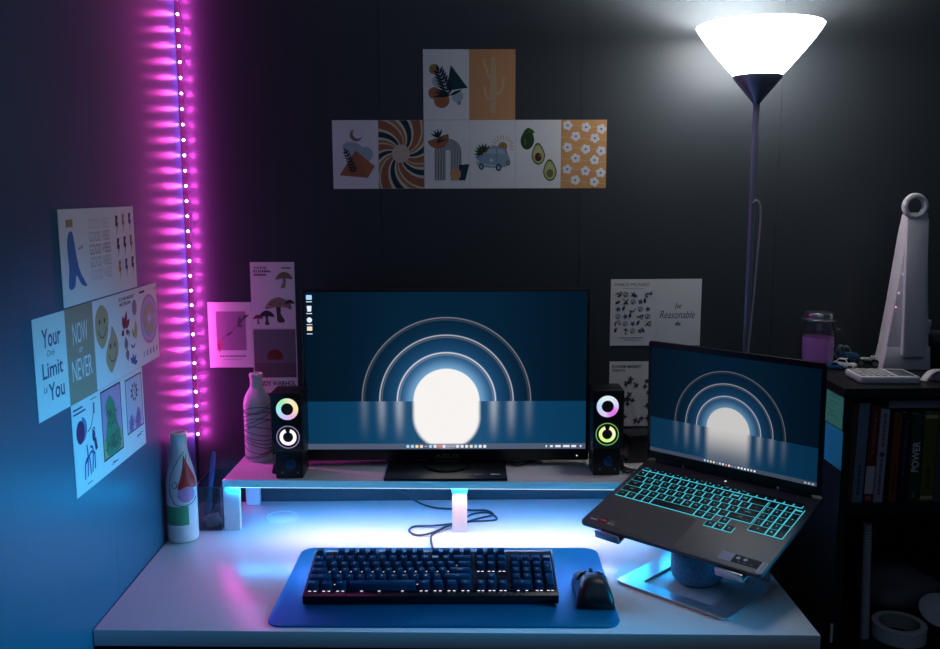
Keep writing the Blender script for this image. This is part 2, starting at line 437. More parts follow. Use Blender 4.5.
def d_blue(a):     # plain stand-in shapes
    b = ink('2b74ad')
    a.poly(sm2([(22, 28), (26, 60), (24, 92), (30, 112), (44, 114), (50, 96), (56, 70), (66, 48), (86, 26), (66, 30), (50, 46), (42, 28)], 5, True), b)
    a.rect(24, 122, 48, 134, ink('a98f5c')); scribble(a, 62, 86, 26, 6, K['dk'], 7, 1)
def d_good(a):
    for y, c in ((124, 'c6ccd4'), (103, 'a9a3b2'), (82, '86707c'), (61, '9fb0bd'), (40, 'c3cbd4')): a.text('GOOD VIBES', 46, y, 84, 17, ink(c))
def d_bolt(a):
    cols = ['dk', 'och', 'teal', 'teal', 'dk', 'rust', 'och', 'dbl', 'dk']
    for k in range(9):
        x, y = 20 + (k % 3) * 30 + (k // 3) * 2, 118 - (k // 3) * 40 + (k % 3) * 1.5
        a.poly([(x - 5, y + 17), (x + 6, y + 17), (x + 2, y + 5), (x + 7, y + 5), (x - 3, y - 19), (x, y - 2), (x - 6, y - 2)], K[cols[k]])
def d_limit(a):
    dk = ink('586482')
    a.text('Your', 54, 117, 58, 28, dk, bold=.018); a.text('Only', 50, 93, 26, 12, dk, shear=.25); a.text('Limit', 52, 70, 64, 24, dk, bold=.018)
    a.text('is', 26, 43, 12, 10, dk, shear=.2); a.text('You', 60, 36, 50, 26, dk, bold=.018)
def d_never(a):
    a.rect(0, 0, 100, 150, ink('a3937e')); a.text('NOW', 50, 108, 54, 34, K['wht']); a.text('or', 50, 80, 14, 8, K['wht'], shear=.3); a.text('NEVER', 50, 50, 72, 34, K['wht'])
def d_smile(a):
    y_ = ink('b3a27a')
    for P, cx, cy in (([(28, 66), (8, 90), (10, 124), (34, 140), (58, 126), (60, 104), (50, 78)], 34, 104), ([(60, 18), (42, 42), (48, 62), (66, 84), (74, 98), (94, 72), (96, 50), (80, 30)], 72, 56)):
        a.poly(sm2(P, 5, True), y_)
        for dx in (-9, 10): a.disc(cx + dx, cy + 8, 2.8, K['dk'], 5)
        a.stroke(sm2([(cx - 17, cy - 6), (cx - 8, cy - 18), (cx + 6, cy - 18), (cx + 17, cy - 4)]), 2, K['dk'])
def d_amst(a):
    a.text('FLOWER MARKET', 46, 138, 74, 6.5, K['dk'], bold=.02); a.text('AMSTERDAM', 36, 129, 52, 6.5, K['dk'], bold=.02)
    for x, y, an, l, w, c in ((30, 84, 1.2, 34, 15, '8a2f3c'), (30, 82, 1.9, 28, 14, '7d2a38'), (34, 84, .6, 26, 12, '93343f'), (26, 80, 3.6, 14, 12, '7d2a38'), (34, 78, -.3, 18, 11, '8a2f3c'),
            (78, 56, 1.4, 36, 17, 'b5b56e'), (72, 60, 2.0, 22, 8, '9aa060'), (34, 44, 1.7, 26, 17, '86707c'), (34, 46, -1.4, 24, 16, '86707c')): a.leaf(x, y, an, l, w, ink(c))
    a.disc(80, 116, 11, ink('7d8a9a'), 15); a.stroke([(80, 100), (78, 70)], 1.4, K['gry'])
    for an in (0, .8, 1.6, 2.4): a.leaf(62, 14, an, 20, 9, K['dbl'])
    a.leaf(64, 42, 2.4, 14, 5, K['dbl']); a.leaf(64, 42, .6, 14, 5, K['dbl']); a.leaf(50, 66, 1.2, 14, 5, K['pale']); a.leaf(50, 66, 2.4, 12, 5, K['pale'])
def d_rainbow(a):
    for r, c in ((46, 'a9a0c6'), (40, 'c7b2cf'), (33, '8fb7c9'), (27, 'a9b98f'), (20, 'c9a878'), (13, '8fc0d8'), (7, 'b9dbe8')): a.disc(52, 84, r, ink(c), r * 1.05)
    for k, c in enumerate(('8fc0d8', '7a9a8a', '86707c', '8a6a8c', 'b58a9a')): a.rect(14 + k * 17, 15, 20 + k * 17, 26, ink(c))
    a.rect(8, 138, 34, 142, K['dk']); a.rect(88, 138, 93, 142, K['dk'])
def d_abst(a):
    a.rect(6, 138, 40, 141, K['pur']); a.rect(6, 131, 50, 134, K['pur']); a.rect(70, 142, 94, 144, K['gry'])
    a.disc(34, 103, 17, ink('5f86b0'), a0=-PI / 2, a1=PI / 2, n=14, ry=20); a.disc(27, 100, 15, ink('5d2f5c'), 19)
    a.stroke(sm2([(52, 94), (66, 100), (78, 120), (80, 134)]), 3, K['gry']); a.stroke([(80, 118), (81, 136)], 5, ink('6d4a7c'))
    a.disc(74, 82, 6, ink('4d3a68'), 10); a.ring(75, 90, 5, 2, K['dk'], 0, PI, 10); a.stroke([(78, 76), (82, 56)], 9, ink('33365c'))
    for P in (((34, 20), (38, 46), (52, 52), (56, 22)), ((44, 22), (48, 56), (46, 74)), ((62, 24), (68, 60), (58, 68)), ((38, 44), (60, 58), (74, 52)), ((72, 26), (74, 54))): a.stroke(sm2(P), 4, ink('2e4a94'))
    a.rect(40, 9, 60, 11, K['gry'])
def d_green(a):
    a.rect(8, 24, 94, 146, K['dk']); a.rect(11, 27, 91, 143, ink('c29ac0')); a.rect(11, 27, 91, 62, ink('b7a878'))
    gk = ink('2f8f6c')
    a.poly(sm2([(26, 30), (22, 66), (30, 96), (26, 118), (46, 132), (66, 112), (70, 84), (82, 60), (78, 30)], 5, True), gk)
    for k in range(16):
        x, y = random.uniform(26, 60), random.uniform(34, 110); a.stroke(sm2([(x, y), (x + 8, y + 6), (x + 14, y - 2), (x + 22, y + 5)], 4), 1.4, ink('16463c'))
    for k in range(14): scribble(a, random.uniform(11, 76), random.uniform(28, 50), 14, 12, ink('4a4434'), 5, 1)
    scribble(a, 30, 10, 40, 4, K['dk'], 8, 1)
def d_pinkart(a):
    a.rect(14, 40, 94, 142, K['dk']); a.rect(16.5, 42.5, 91.5, 139.5, ink('c9ccd8'))
    for k in range(9):
        an = k * .7; a.leaf(56, 112, an, 20, 8, ink('3f4f66'))
    a.disc(56, 112, 9, ink('c9ccd8'), 12); scribble(a, 48, 102, 16, 20, ink('3f4f66'), 8, 1)
    for P in (((26, 44), (30, 66), (38, 74), (44, 60), (42, 44)), ((56, 44), (62, 72), (72, 80), (80, 66), (78, 44))): a.poly(sm2(P, 5, True), ink('a276b4'))
    for k in range(8): scribble(a, 22 + k * 8, 48, 9, 24, ink('5a3f78'), 5, 1)
    scribble(a, 54, 24, 34, 6, K['dk'], 8, 1)
G2 = 'art prints on the blue lit side wall'
W2, H2 = .1052, .1478
for i, (lab, d) in enumerate((('white print with a tall plain blue shape under a tan block', d_blue), ('white print with GOOD VIBES repeated in fading rows', d_good), ('white print of nine small lightning bolts', d_bolt))):
    put_print('left', (-.6345 + i * .1056, 1.2775), W2, H2, lab, d, G2)
for i, (lab, d) in enumerate((('white print reading Your Only Limit is You', d_limit), ('tan print reading NOW or NEVER in white', d_never), ('white print of two melting yellow smiley faces', d_smile),
        ('white print of red, yellow and blue cut out flowers', d_amst), ('white print of pastel rainbow rings over small colour swatches', d_rainbow))):
    put_print('left', (-.7408 + i * .1054, 1.1270), W2, H2, lab, d, G2)
for i, (lab, d) in enumerate((('white print of loose purple and blue painted shapes, lowest on the side wall', d_abst), ('white print with a framed wavy green figure on lilac', d_green), ('white print with a framed purple and grey ink sketch', d_pinkart))):
    put_print('left', (-.6350 + i * .1054, .9785), W2, H2, lab, d, G2)

# ------------------------------------------------------------------ LED strip in the corner
sl = thing('led_light_strip', 'magenta LED light strip running up the corner of the two walls', 'light strip', (-.583, -.002, .86))
mb = MB(); mb.box((-.0066, -.0012, .03), (.004, .001, 1.85), mat('tape_brown', (.05, .03, .05), .5)); mb.build('backing_tape', sl, 0)
mb = MB(); mb.tube(smooth_path([(0, -.003, .045), (.001, -.006, 0), (0, -.004, -.05), (.003, -.006, -.11)], 6), .0028, M_cable); mb.build('cord', sl)
M_led = glow('led_glow', (1., .45, .95), 26.)
led0 = None
for k in range(44):
    z = .0495 + k * .0326
    if k == 0:
        mb = MB(); mb.lathe([(.0028, 0), (.0026, .0015), (.0014, .0026), (0, .003)], M_led, 10, L=R(PI / 2, 'X')); led0 = mb.build('led_bulb', sl)
        o = led0
    else: o = led0.copy(); COL.objects.link(o); o.parent = sl
    o.location = (0, -.0012, z)
    ld = bpy.data.lights.new('led_lamp', 'POINT'); ld.energy = .095; ld.color = (1., .07, .70); ld.shadow_soft_size = .002
    lo = bpy.data.objects.new('led_lamp', ld); COL.objects.link(lo); lo.parent = sl; lo.location = (.013, -.014, z)

# ------------------------------------------------------------------ desk
dk = thing('desk', 'white desk with a plain laminate top against the walls', 'desk')
TOP = [(-.5885, -.611), (.5785, -.656), (.586, -.006), (-.5865, -.004)]
mb = MB(); mb.prism(TOP, .722, .75, M_desk, .0012); mb.build('tabletop', dk)
for x, y in ((-.53, -.54), (.52, -.58), (.53, -.06), (-.53, -.06)):
    mb = MB(); mb.box((x - .022, y - .022, 0), (x + .022, y + .022, .722), M_blkm, .002); mb.build('leg', dk)
mb = MB()
mb.box((-.5, -.535, .672), (.495, -.515, .722), M_blkm); mb.box((-.5, -.07, .672), (.5, -.05, .722), M_blkm); mb.build('frame', dk, 0)
mb = MB(); mb.lathe([(0, .0012), (.029, .0012), (.030, .0006), (.033, .0006), (.0345, .0016), (.036, .0014), (.037, 0)], M_desk, 40); g = mb.build('cable_grommet', dk); g.location = (-.379, -.106, .75)

# ------------------------------------------------------------------ monitor riser
rs = thing('monitor_riser', 'long white monitor riser on the desk under the black monitor', 'riser')
RT = .8615
fl, fr, br, bl = (-.4835, -.188), (.500, -.232), (.506, -.012), (-.4765, -.006)
mb = MB(); mb.prism([fl, fr, br, bl], RT - .0155, RT, M_white, .001); mb.build('shelf_board', rs)
mb = MB(); mb.prism([(fl[0] + .0005, fl[1] - .0012), (fr[0] - .0005, fr[1] - .0012), (fr[0] - .0005, fr[1] - .0001), (fl[0] + .0005, fl[1] - .0001)], RT - .0152, RT - .0006, mat('edge_lit_blue', (.35, .75, .92), .3, emit=(.03, .36, .62), es=.30)); mb.build('edge_glow', rs, 0)  # added lip strip; blue colour and emission stand in for LED light
def leg(x0, x1, y0, y1):
    m = MB(); m.box((x0, y0, .7503), (x1, y1, RT - .0155), M_white, .0008); return m.build('leg', rs, 0)
leg(-.4845, -.4515, -.182, -.166); leg(-.4745, -.4440, -.030, -.012); leg(-.0085, .0225, -.205, -.189); leg(.445, .478, -.222, -.206); leg(.455, .49, -.035, -.016); leg(-.0085, .0225, -.032, -.014)
M_pod = glow('under_shelf_led', (.55, .85, 1.), 3.)
mb = MB(); mb.prism([(-.47, -.1845), (.49, -.2275), (.49, -.2235), (-.47, -.1805)], RT - .0175, RT - .0155, M_pod); mb.build('light_bar', rs, 0)['label'] = 'glowing blue LED bar under the front edge'

# ------------------------------------------------------------------ wallpaper shader shared by both screens
def screen_mat(name, aspect, gain, cu, cv, scl, fade=0.):
    m = bpy.data.materials.new(name); m.use_nodes = True; nt = m.node_tree; nt.nodes.clear()
    def val(v):
        n = nt.nodes.new('ShaderNodeValue'); n.outputs[0].default_value = v; return n.outputs[0]
    def f(op, a, b=None, c=None, clamp=False):
        n = nt.nodes.new('ShaderNodeMath'); n.operation = op; n.use_clamp = clamp
        for i, v in enumerate((a, b, c)):
            if v is None: continue
            if isinstance(v, (int, float)): n.inputs[i].default_value = v
            else: nt.links.new(v, n.inputs[i])
        return n.outputs[0]
    uv = nt.nodes.new('ShaderNodeUVMap'); uv.uv_map = 'UVMap'
    sp = nt.nodes.new('ShaderNodeSeparateXYZ'); nt.links.new(uv.outputs[0], sp.inputs[0])
    x = f('MULTIPLY', f('SUBTRACT', sp.outputs[0], cu), aspect * scl); y = f('MULTIPLY', f('SUBTRACT', sp.outputs[1], cv), scl)
    ax = f('ABSOLUTE', x); above = f('GREATER_THAN', y, 0.); below = f('SUBTRACT', 1., above)
    r = f('SQRT', f('ADD', f('MULTIPLY', x, x), f('MULTIPLY', y, y)))
    def gauss(d, w): return f('POWER', 2.718, f('MULTIPLY', -1., f('POWER', f('ABSOLUTE', f('DIVIDE', d, w)), 2.)))
    def sstep(v, e0, e1):
        n = nt.nodes.new('ShaderNodeMapRange'); n.interpolation_type = 'SMOOTHSTEP'
        nt.links.new(v, n.inputs['Value']); n.inputs['From Min'].default_value = e0; n.inputs['From Max'].default_value = e1
        return n.outputs['Result']
    radii = ((.312, .0042, .85), (.424, .0036, .6), (.535, .0036, .22))
    arcs = None
    for ri, w, s in radii:
        a = f('MULTIPLY', gauss(f('SUBTRACT', r, ri), w), s); a2 = f('MULTIPLY', gauss(f('SUBTRACT', r, ri - .013), w * 1.3), s * .16)
        a = f('ADD', a, a2); arcs = a if arcs is None else f('ADD', arcs, a)
    arcs = f('MULTIPLY', arcs, above)
    halo = f('MULTIPLY', gauss(f('SUBTRACT', r, .2), .17), f('MULTIPLY', above, .9))
    streak = None
    for ri, w, s in radii:
        a = f('MULTIPLY', gauss(f('SUBTRACT', ax, ri - .012), .026), s * .85); streak = a if streak is None else f('ADD', streak, a)
    streak = f('MULTIPLY', f('MULTIPLY', streak, below), f('SUBTRACT', 1., sstep(f('MULTIPLY', y, -1.), .0, .29)))
    halo2 = f('MULTIPLY', gauss(f('SUBTRACT', ax, .2), .13), f('MULTIPLY', below, .8))
    domeA = f('MULTIPLY', f('SUBTRACT', 1., sstep(r, .206, .214)), above)
    dy = f('MAXIMUM', f('SUBTRACT', f('MULTIPLY', y, -1.), .1), 0.)
    rb = f('SQRT', f('ADD', f('MULTIPLY', x, x), f('MULTIPLY', dy, dy)))
    domeB = f('MULTIPLY', f('SUBTRACT', 1., sstep(rb, .195, .225)), below)
    if fade: domeB = f('MULTIPLY', f('MULTIPLY', f('SUBTRACT', 1., sstep(ax, .17, .24)), below), f('SUBTRACT', 1., f('MULTIPLY', sstep(f('MULTIPLY', y, -1.), -.03, .30), fade)))
    dome = f('ADD', domeA, domeB)
    vign = f('SUBTRACT', 1., f('MULTIPLY', sstep(ax, .1, .95), .65))
    def mixc(fac, A, B):
        n = nt.nodes.new('ShaderNodeMix'); n.data_type = 'RGBA'; n.clamp_factor = True
        nt.links.new(fac, n.inputs['Factor'])
        for k, v in (('A', A), ('B', B)):
            if isinstance(v, tuple): n.inputs[k].default_value = (*v, 1)
            else: nt.links.new(v, n.inputs[k])
        return n.outputs['Result']
    wall = mixc(vign, (.0005, .004, .010), (.0016, .015, .036))
    floor = mixc(vign, (.0018, .028, .070), (.0045, .058, .145))
    c = mixc(below, wall, floor)
    c = mixc(f('MULTIPLY', halo, .85), c, (.02, .12, .30)); c = mixc(f('MULTIPLY', halo2, .8), c, (.02, .09, .20))
    c = mixc(f('MULTIPLY', f('MULTIPLY', gauss(f('SUBTRACT', r, .2), .055), above), .75), c, (.22, .46, .72)); c = mixc(streak, c, (.42, .47, .55)); c = mixc(arcs, c, (.85, .82, .9)); c = mixc(dome, c, (.93, .9, .88))
    tb = f('LESS_THAN', sp.outputs[1], .036); c = mixc(f('MULTIPLY', tb, .75), c, (.10, .12, .18))
    e = nt.nodes.new('ShaderNodeEmission'); nt.links.new(c, e.inputs[0]); e.inputs[1].default_value = gain
    gl = nt.nodes.new('ShaderNodeBsdfGlossy'); gl.inputs['Roughness'].default_value = .35; gl.inputs['Color'].default_value = (.012, .012, .013, 1)
    ad = nt.nodes.new('ShaderNodeAddShader'); nt.links.new(e.outputs[0], ad.inputs[0]); nt.links.new(gl.outputs[0], ad.inputs[1])
    o = nt.nodes.new('ShaderNodeOutputMaterial'); nt.links.new(ad.outputs[0], o.inputs[0])
    return m
def screen_quad(name, M, x0, y0, x1, y1, w, m, parent):
    me = bpy.data.meshes.new(name)
    me.from_pydata([tuple(M @ Vector((x, y, w))) for x, y in ((x0, y0), (x1, y0), (x1, y1), (x0, y1))], [], [(0, 1, 2, 3)])
    uv = me.uv_layers.new(name='UVMap')
    for i, t in enumerate(((0, 0), (1, 0), (1, 1), (0, 1))): uv.data[i].uv = t
    me.materials.append(m); o = bpy.data.objects.new(name, me); COL.objects.link(o); o.parent = parent; return o
ICON = [glow('icon_' + n, c, 1.) for n, c in (('white', (.8, .85, .95)), ('sky', (.4, .7, .95)), ('warm', (.95, .75, .5)), ('red', (.9, .18, .12)), ('grey', (.4, .45, .55)))]
def icons(a, x0, y0, W, H, taskbar, n, seed):
    rnd = random.Random(seed); s = .0105 * W
    for k in range(n):
        x = x0 + W * (taskbar[0] + (taskbar[1] - taskbar[0]) * k / (n - 1)); y = y0 + H * .018
        q = [1, 1, 2, 2, 4, 1, 0, 3, 0, 4, 4, 0, 0, 0, 2, 1, 0, 0][k % 18]
        hh = s * (.5 if q != 4 else .2)
        a.poly(rrect(x - s * .5, y - hh, x + s * .5, y + hh, hh * .4, 2), ICON[q])

# ------------------------------------------------------------------ monitor
mo = thing('monitor', 'black widescreen monitor showing glowing arches on the riser', 'monitor', (-.0205, -.147, RT), math.radians(-1.0))
mb = MB(); mb.box((-.127, -.062, 0), (.127, .066, .006), M_blk, .0015)
mb.lathe([(.044, .0061), (.046, .0085), (.052, .0085), (.054, .0061)], M_gloss, 40, L=T(0, .03, 0)); mb.build('base_plate', mo)
mb = MB(); mb.box((-.03, .070, .004), (.03, .098, .26), M_blk, .006); mb.box((-.045, .058, .15), (.045, .09, .26), M_blk, .006)
mb.box((-.03, .04, .002), (.03, .098, .014), M_blk, .004); mb.build('stand_neck', mo)
tl = math.radians(1.2)
PM = T(0, .042, .0125) @ R(PI / 2 - tl, 'X')       # panel plane: x across, y up, z towards the viewer
mb = MB(PM); mb.box((-.3065, 0, -.022), (.3065, .3725, 0), M_blk, .003); mb.box((-.24, .05, -.042), (.24, .30, -.02), M_blk, .01); pn = mb.build('display_housing', mo)
mb = MB(PM); mb.w = .0004; mb.dw = .00004
M_logo = mat('logo_grey', (.22, .23, .25), .35, .5)
mb.text('ASUS', 0, .0105, .055, .0085, M_logo, shear=.15, bold=.01); mb.build('printed_logo', mo, 0)['label'] = 'small grey ASUS logo'
mb = MB(PM); mb.w = .0005; mb.disc(.281, .0105, .0016, ICON[0]); mb.build('power_light', mo, 0)
SX, SY0, SY1 = .2995, .0255, .3665
M_scr = screen_mat('monitor_wallpaper', 1.757, 1.0, .5, .309, 1.01)
scr = screen_quad('screen', PM, -SX, SY0, SX, SY1, .0004, M_scr, mo)
mb = MB(PM); mb.w = .0007; mb.dw = .00003; icons(mb, -SX, SY0, 2 * SX, SY1 - SY0, (.36, .637), 18, 1)
W_, H_ = 2 * SX, SY1 - SY0
X0, Y1 = -SX + .0100, SY1 + .003
mb.poly(rrect(X0 - .006, Y1 - .019, X0 + .006, Y1 - .009, .001, 2), ICON[1]); mb.poly([(X0 - .005, Y1 - .032), (X0 + .005, Y1 - .032), (X0 + .004, Y1 - .044), (X0 - .004, Y1 - .044)], ICON[0])
mb.disc(X0, Y1 - .062, .0055, ICON[0]); mb.poly(rrect(X0 - .0055, Y1 - .085, X0 + .0055, Y1 - .076, .001, 2), ICON[2])
for y in (.0225, .0475, .071, .091): mb.rect(X0 - .006, Y1 - y - .0016, X0 + .006, Y1 - y, ICON[0])
for x, w in ((.215, .003), (.226, .006), (.240, .012), (.258, .014), (.274, .010), (.289, .003)): mb.rect(x - w / 2, SY0 + .004, x + w / 2, SY0 + .0085, ICON[0])
mb.build('desktop_icon_pattern', scr, 0)
mb = MB(T(0, -.035, .0063)); mb.dw = .00002; mk = mat('base_mark', (.35, .36, .38), .5)
for x, w in ((.043, .003), (.048, .003), (.053, .003), (.068, .02)): mb.rect(x - w / 2, -.002, x + w / 2, .002, mk)
mb.rect(.092, -.003, .112, .003, mat('base_mark_bright', (.6, .61, .63), .5)); mb.build('printed_marking', mo, 0)

# ------------------------------------------------------------------ speakers
def ring_mat(name, stops, es):
    m = bpy.data.materials.new(name); m.use_nodes = True; nt = m.node_tree; nt.nodes.clear()
    tc = nt.nodes.new('ShaderNodeTexCoord'); sp = nt.nodes.new('ShaderNodeSeparateXYZ'); nt.links.new(tc.outputs['Object'], sp.inputs[0])
    at = nt.nodes.new('ShaderNodeMath'); at.operation = 'ARCTAN2'; nt.links.new(sp.outputs[2], at.inputs[0]); nt.links.new(sp.outputs[0], at.inputs[1])
    mp = nt.nodes.new('ShaderNodeMapRange'); nt.links.new(at.outputs[0], mp.inputs['Value']); mp.inputs['From Min'].default_value = -PI; mp.inputs['From Max'].default_value = PI
    cr = nt.nodes.new('ShaderNodeValToRGB'); nt.links.new(mp.outputs[0], cr.inputs[0])
    el = cr.color_ramp.elements
    while len(el) < len(stops): el.new(.5)
    for e, (p, c) in zip(el, stops): e.position = p; e.color = (*c, 1)
    em = nt.nodes.new('ShaderNodeEmission'); em.inputs[1].default_value = es; nt.links.new(cr.outputs[0], em.inputs[0])
    o = nt.nodes.new('ShaderNodeOutputMaterial'); nt.links.new(em.outputs[0], o.inputs[0]); return m
cy, gn, yl, pk, wt, mg = (.35, .85, .9), (.35, .8, .45), (.95, .8, .4), (.85, .45, .75), (.9, .85, .9), (.75, .2, .85)
R_lt = ring_mat('ring_rainbow', [(0, cy), (.2, (.6, .55, .95)), (.35, pk), (.5, yl), (.68, (.9, .85, .6)), (.85, gn), (1, cy)], 1.0)
R_lb = ring_mat('ring_white', [(0, wt), (.3, (.95, .75, .8)), (.5, (.95, .85, .8)), (.8, wt), (1, wt)], 1.25)
R_rt = ring_mat('ring_white_magenta', [(0, (.5, .7, .9)), (.2, (.75, .6, .95)), (.3, mg), (.42, mg), (.55, (.7, .7, .9)), (.8, (.75, .9, .95)), (1, (.5, .7, .9))], 1.0)
R_rb = ring_mat('ring_green', [(0, (.85, .95, .3)), (.25, (.6, .9, .25)), (.5, (.95, .95, .55)), (.8, (.9, .9, .5)), (1, (.85, .95, .3))], 1.0)
def annulus(r0, r1, m, a0=0., a1=2 * PI, dome=.002, n=36):
    b = MB(); full = abs(a1 - a0 - 2 * PI) < 1e-6; rows = []
    for r, y in ((r0, 0), ((r0 + r1) / 2, -dome), (r1, 0)):
        rows.append([(r * math.cos(a0 + (a1 - a0) * k / n), y, r * math.sin(a0 + (a1 - a0) * k / n)) for k in range(n if full else n + 1)])
    b.grid(rows, m, full); return b
def speaker(label, loc, rz, side, top, low, lowout):
    t = thing('desktop_speaker', label, 'speaker', loc, rz, 'pair of desktop speakers')
    b = MB(); b.box((-.0345 if side < 0 else -.0300, -.035, .058), (.0300 if side < 0 else .0345, .035, .182), M_blk, .003); b.build('speaker_cabinet', t)
    b = MB(); b.box((-.0285, -.0335, .0), (.0285, .033, .0585), M_blk, .003); b.build('pedestal', t)
    b = MB(); b.lathe([(0, .026), (.008, .025), (.013, .018), (.0165, .0), (0, 0)], M_blk, 20, L=T(side * .030, .012, 0)); b.build('foot', t)
    for zc, r0, r1, m in ((.148, .0125, .0228, top), (.089, .0105, .0175, low)):
        gap = .32 if m is low else 0
        o = annulus(r0, r1, m, PI / 2 + gap, PI / 2 + 2 * PI - gap) .build('light_ring', t) if gap else annulus(r0, r1, m).build('light_ring', t)
        o.location = (0, -.0353, zc)
        c = MB(); c.lathe([(0, .0012), (.0045, .0010), (.006, -.0004), (r0, .0004)], M_blkm, 28, L=R(PI / 2, 'X')); c = c.build('driver_cone', t); c.location = (0, -.0353, zc)
    o = annulus(.0222, .0242, lowout, dome=.0006).build('light_ring', t); o.location = (0, -.0353, .089); o['label'] = 'thin outer light ring'
    b = MB(); b.lathe([(0, .004), (.010, .0035), (.0115, .002), (.012, 0)], mat('knob_blue', (.03, .10, .18), .15, .5), 28, L=R(PI / 2, 'X')); b = b.build('knob', t); b.location = (.003, -.0335, .030)
    b = MB()
    for x in (-.014, .018): b.cyl(.0024, 0, .001, M_logo, 12, L=T(x, -.0335, .013) @ R(PI / 2, 'X'))
    b.build('screw', t)
    return t
speaker('black desktop speaker with a rainbow ring above a white ring', (-.3450, -.1485, RT), math.radians(-1), -1, R_lt, R_lb, ring_mat('ring_dim_violet', [(0, (.25, .22, .38)), (1, (.25, .22, .38))], 1.))
speaker('black desktop speaker with a magenta tinted ring above a green ring', (.3150, -.1440, RT), math.radians(-1), 1, R_rt, R_rb, ring_mat('ring_dim_green', [(0, (.15, .4, .1)), (1, (.15, .4, .1))], 1.))
mb = MB(); P = [(.352, -.14, .868), (.366, -.15, .867), (.372, -.165, .867), (.36, -.178, .867), (.35, -.17, .867), (.362, -.158, .868), (.385, -.16, .867), (.41, -.14, .867)]
mb.tube(smooth_path(P, 8), .0026, M_cable); o = mb.build('speaker_cable', None); tag(o, 'short black cable curled on the riser at the speaker foot', 'cable')
t = thing('adapter_box', 'small black device box on the riser behind the laptop', 'device', (.402, -.062, RT), .15)
mb = MB(); mb.box((-.032, -.03, 0), (.032, .03, .062), M_blk, .004); mb.build('casing', t)
mb = MB(); mb.box((-.022, -.0312, .036), (.022, -.0298, .046), M_gloss, .0004); mb.build('front_panel', t, 0)
mb = MB(); mb.tube(smooth_path([(.30, -.02, .869), (.20, -.06, .867), (.135, -.115, .867), (.120, -.10, .867)], 8), .0026, M_cable)
o = mb.build('monitor_cable', None); tag(o, 'black cable on the riser running behind the monitor foot', 'cable')

# ------------------------------------------------------------------ bottles
def prof_r(prof, z):
    for (r0, z0), (r1, z1) in zip(prof, prof[1:]):
        if z0 <= z <= z1 and z1 > z0: return r0 + (r1 - r0) * (z - z0) / (z1 - z0)
    return prof[-1][0]
bt = thing('string_bottle', 'white bottle wrapped in thin dark string, on the riser by the speaker', 'bottle', (-.4400, -.036, RT))
SP = [(.026, 0), (.0292, .003), (.0296, .01), (.0296, .118), (.029, .128), (.026, .142), (.019, .156), (.0145, .163), (.0135, .168), (.0135, .184), (.015, .186), (.015, .192), (.0135, .194)]
SPs = [(v.x, v.y) for v in smooth_path([(r, z, 0) for r, z in SP], 3)]
mb = MB(); mb.lathe([(0, 0)] + SPs + [(.010, .194), (.010, .17), (0, .17)], mat('bottle_white', (.86, .83, .86), .45, noise=.05, nscale=30), 36); mb.build('bottle_body', bt)
mb = MB()
for k in range(15):
    z0 = .014 + k * .0078; ph = random.uniform(0, 6.3); am = random.uniform(.006, .018)
    P = []
    for j in range(40):
        a = 2 * PI * j / 40; z = z0 + am * math.sin(a + ph); P.append(((prof_r(SPs, z) + .0003) * math.cos(a), (prof_r(SPs, z) + .0003) * math.sin(a), z))
    mb.tube(P, .0007, mat('string_dark', (.05, .045, .06), .8), 5, True)
mb.build('string_winding', bt)

pb = thing('painted_bottle', 'white bottle hand painted with a face, red hair and green band', 'bottle', (-.5575, -.2225, .75), math.radians(5))
PP = [(.026, 0), (.0298, .002), (.0305, .008), (.0305, .118), (.0298, .130), (.0262, .150), (.0205, .172), (.0165, .190), (.0155, .2), (.0155, .212), (.0168, .214), (.0168, .221), (.0162, .222), (.0162, .227), (.0172, .229), (.0168, .232)]
PP = [(r, z * .965) for r, z in PP]
mb = MB(); mb.lathe([(0, 0)] + PP + [(.0125, .2238), (.0125, .18), (0, .178)], mat('bottle_cream', (.80, .83, .82), .3, noise=.05, nscale=25), 48); mb.build('bottle_body', pb)
def patch(b, zs, fa, m, n=14):     # strip painted on the bottle between two angles at each height; angle 0 faces the viewer
    rows = []
    for z in zs:
        a0, a1 = fa(z); r = prof_r(PP, z) + .00035
        rows.append([(r * math.sin(a0 + (a1 - a0) * k / n), -r * math.cos(a0 + (a1 - a0) * k / n), z) for k in range(n + 1)])
    b.grid(rows, m)
def lin(a, b, n): return [a + (b - a) * k / (n - 1) for k in range(n)]
def pstroke(b, P, w, m):
    P = [(x, z) for x, z in sm2(P, 6)]; pts = []
    for a, z in P:
        r = prof_r(PP, z) + .0004; pts.append((r * math.sin(a), -r * math.cos(a), z))
    b.tube(pts, w, m, 5)
mb = MB(); pg, pr_, pp, pk_ = mat('paint_green', (.07, .38, .18), .4), mat('paint_red', (.62, .03, .02), .4), mat('paint_pink', (.62, .30, .55), .4), mat('paint_black', (.02, .02, .025), .4)
patch(mb, lin(.038, .077, 8), lambda z: (-1.57, .62), pg)
patch(mb, lin(.112, .180, 14), lambda z: (.0 + .55 * (max(0, z - .122) / .055) ** .8, 1.45 - .75 * (max(0, z - .125) / .05)), pr_)
patch(mb, lin(.085, .117, 12), lambda z: (.55 - .62 * math.sqrt(max(0, 1 - ((z - .101) / .0165) ** 2)), .55 + .62 * math.sqrt(max(0, 1 - ((z - .101) / .0165) ** 2))), pp)
pstroke(mb, [(.75, .186), (.2, .176), (-.45, .150), (-.62, .125), (-.5, .098), (-.2, .083), (.3, .078), (.9, .082), (1.3, .092)], .0007, pk_)
pstroke(mb, [(-.45, .122), (-.15, .128), (-.05, .120), (-.25, .115), (-.45, .122)], .0006, pk_); pstroke(mb, [(.95, .18), (.6, .15), (.3, .118)], .0006, pk_)
mb.build('painted_pattern', pb)

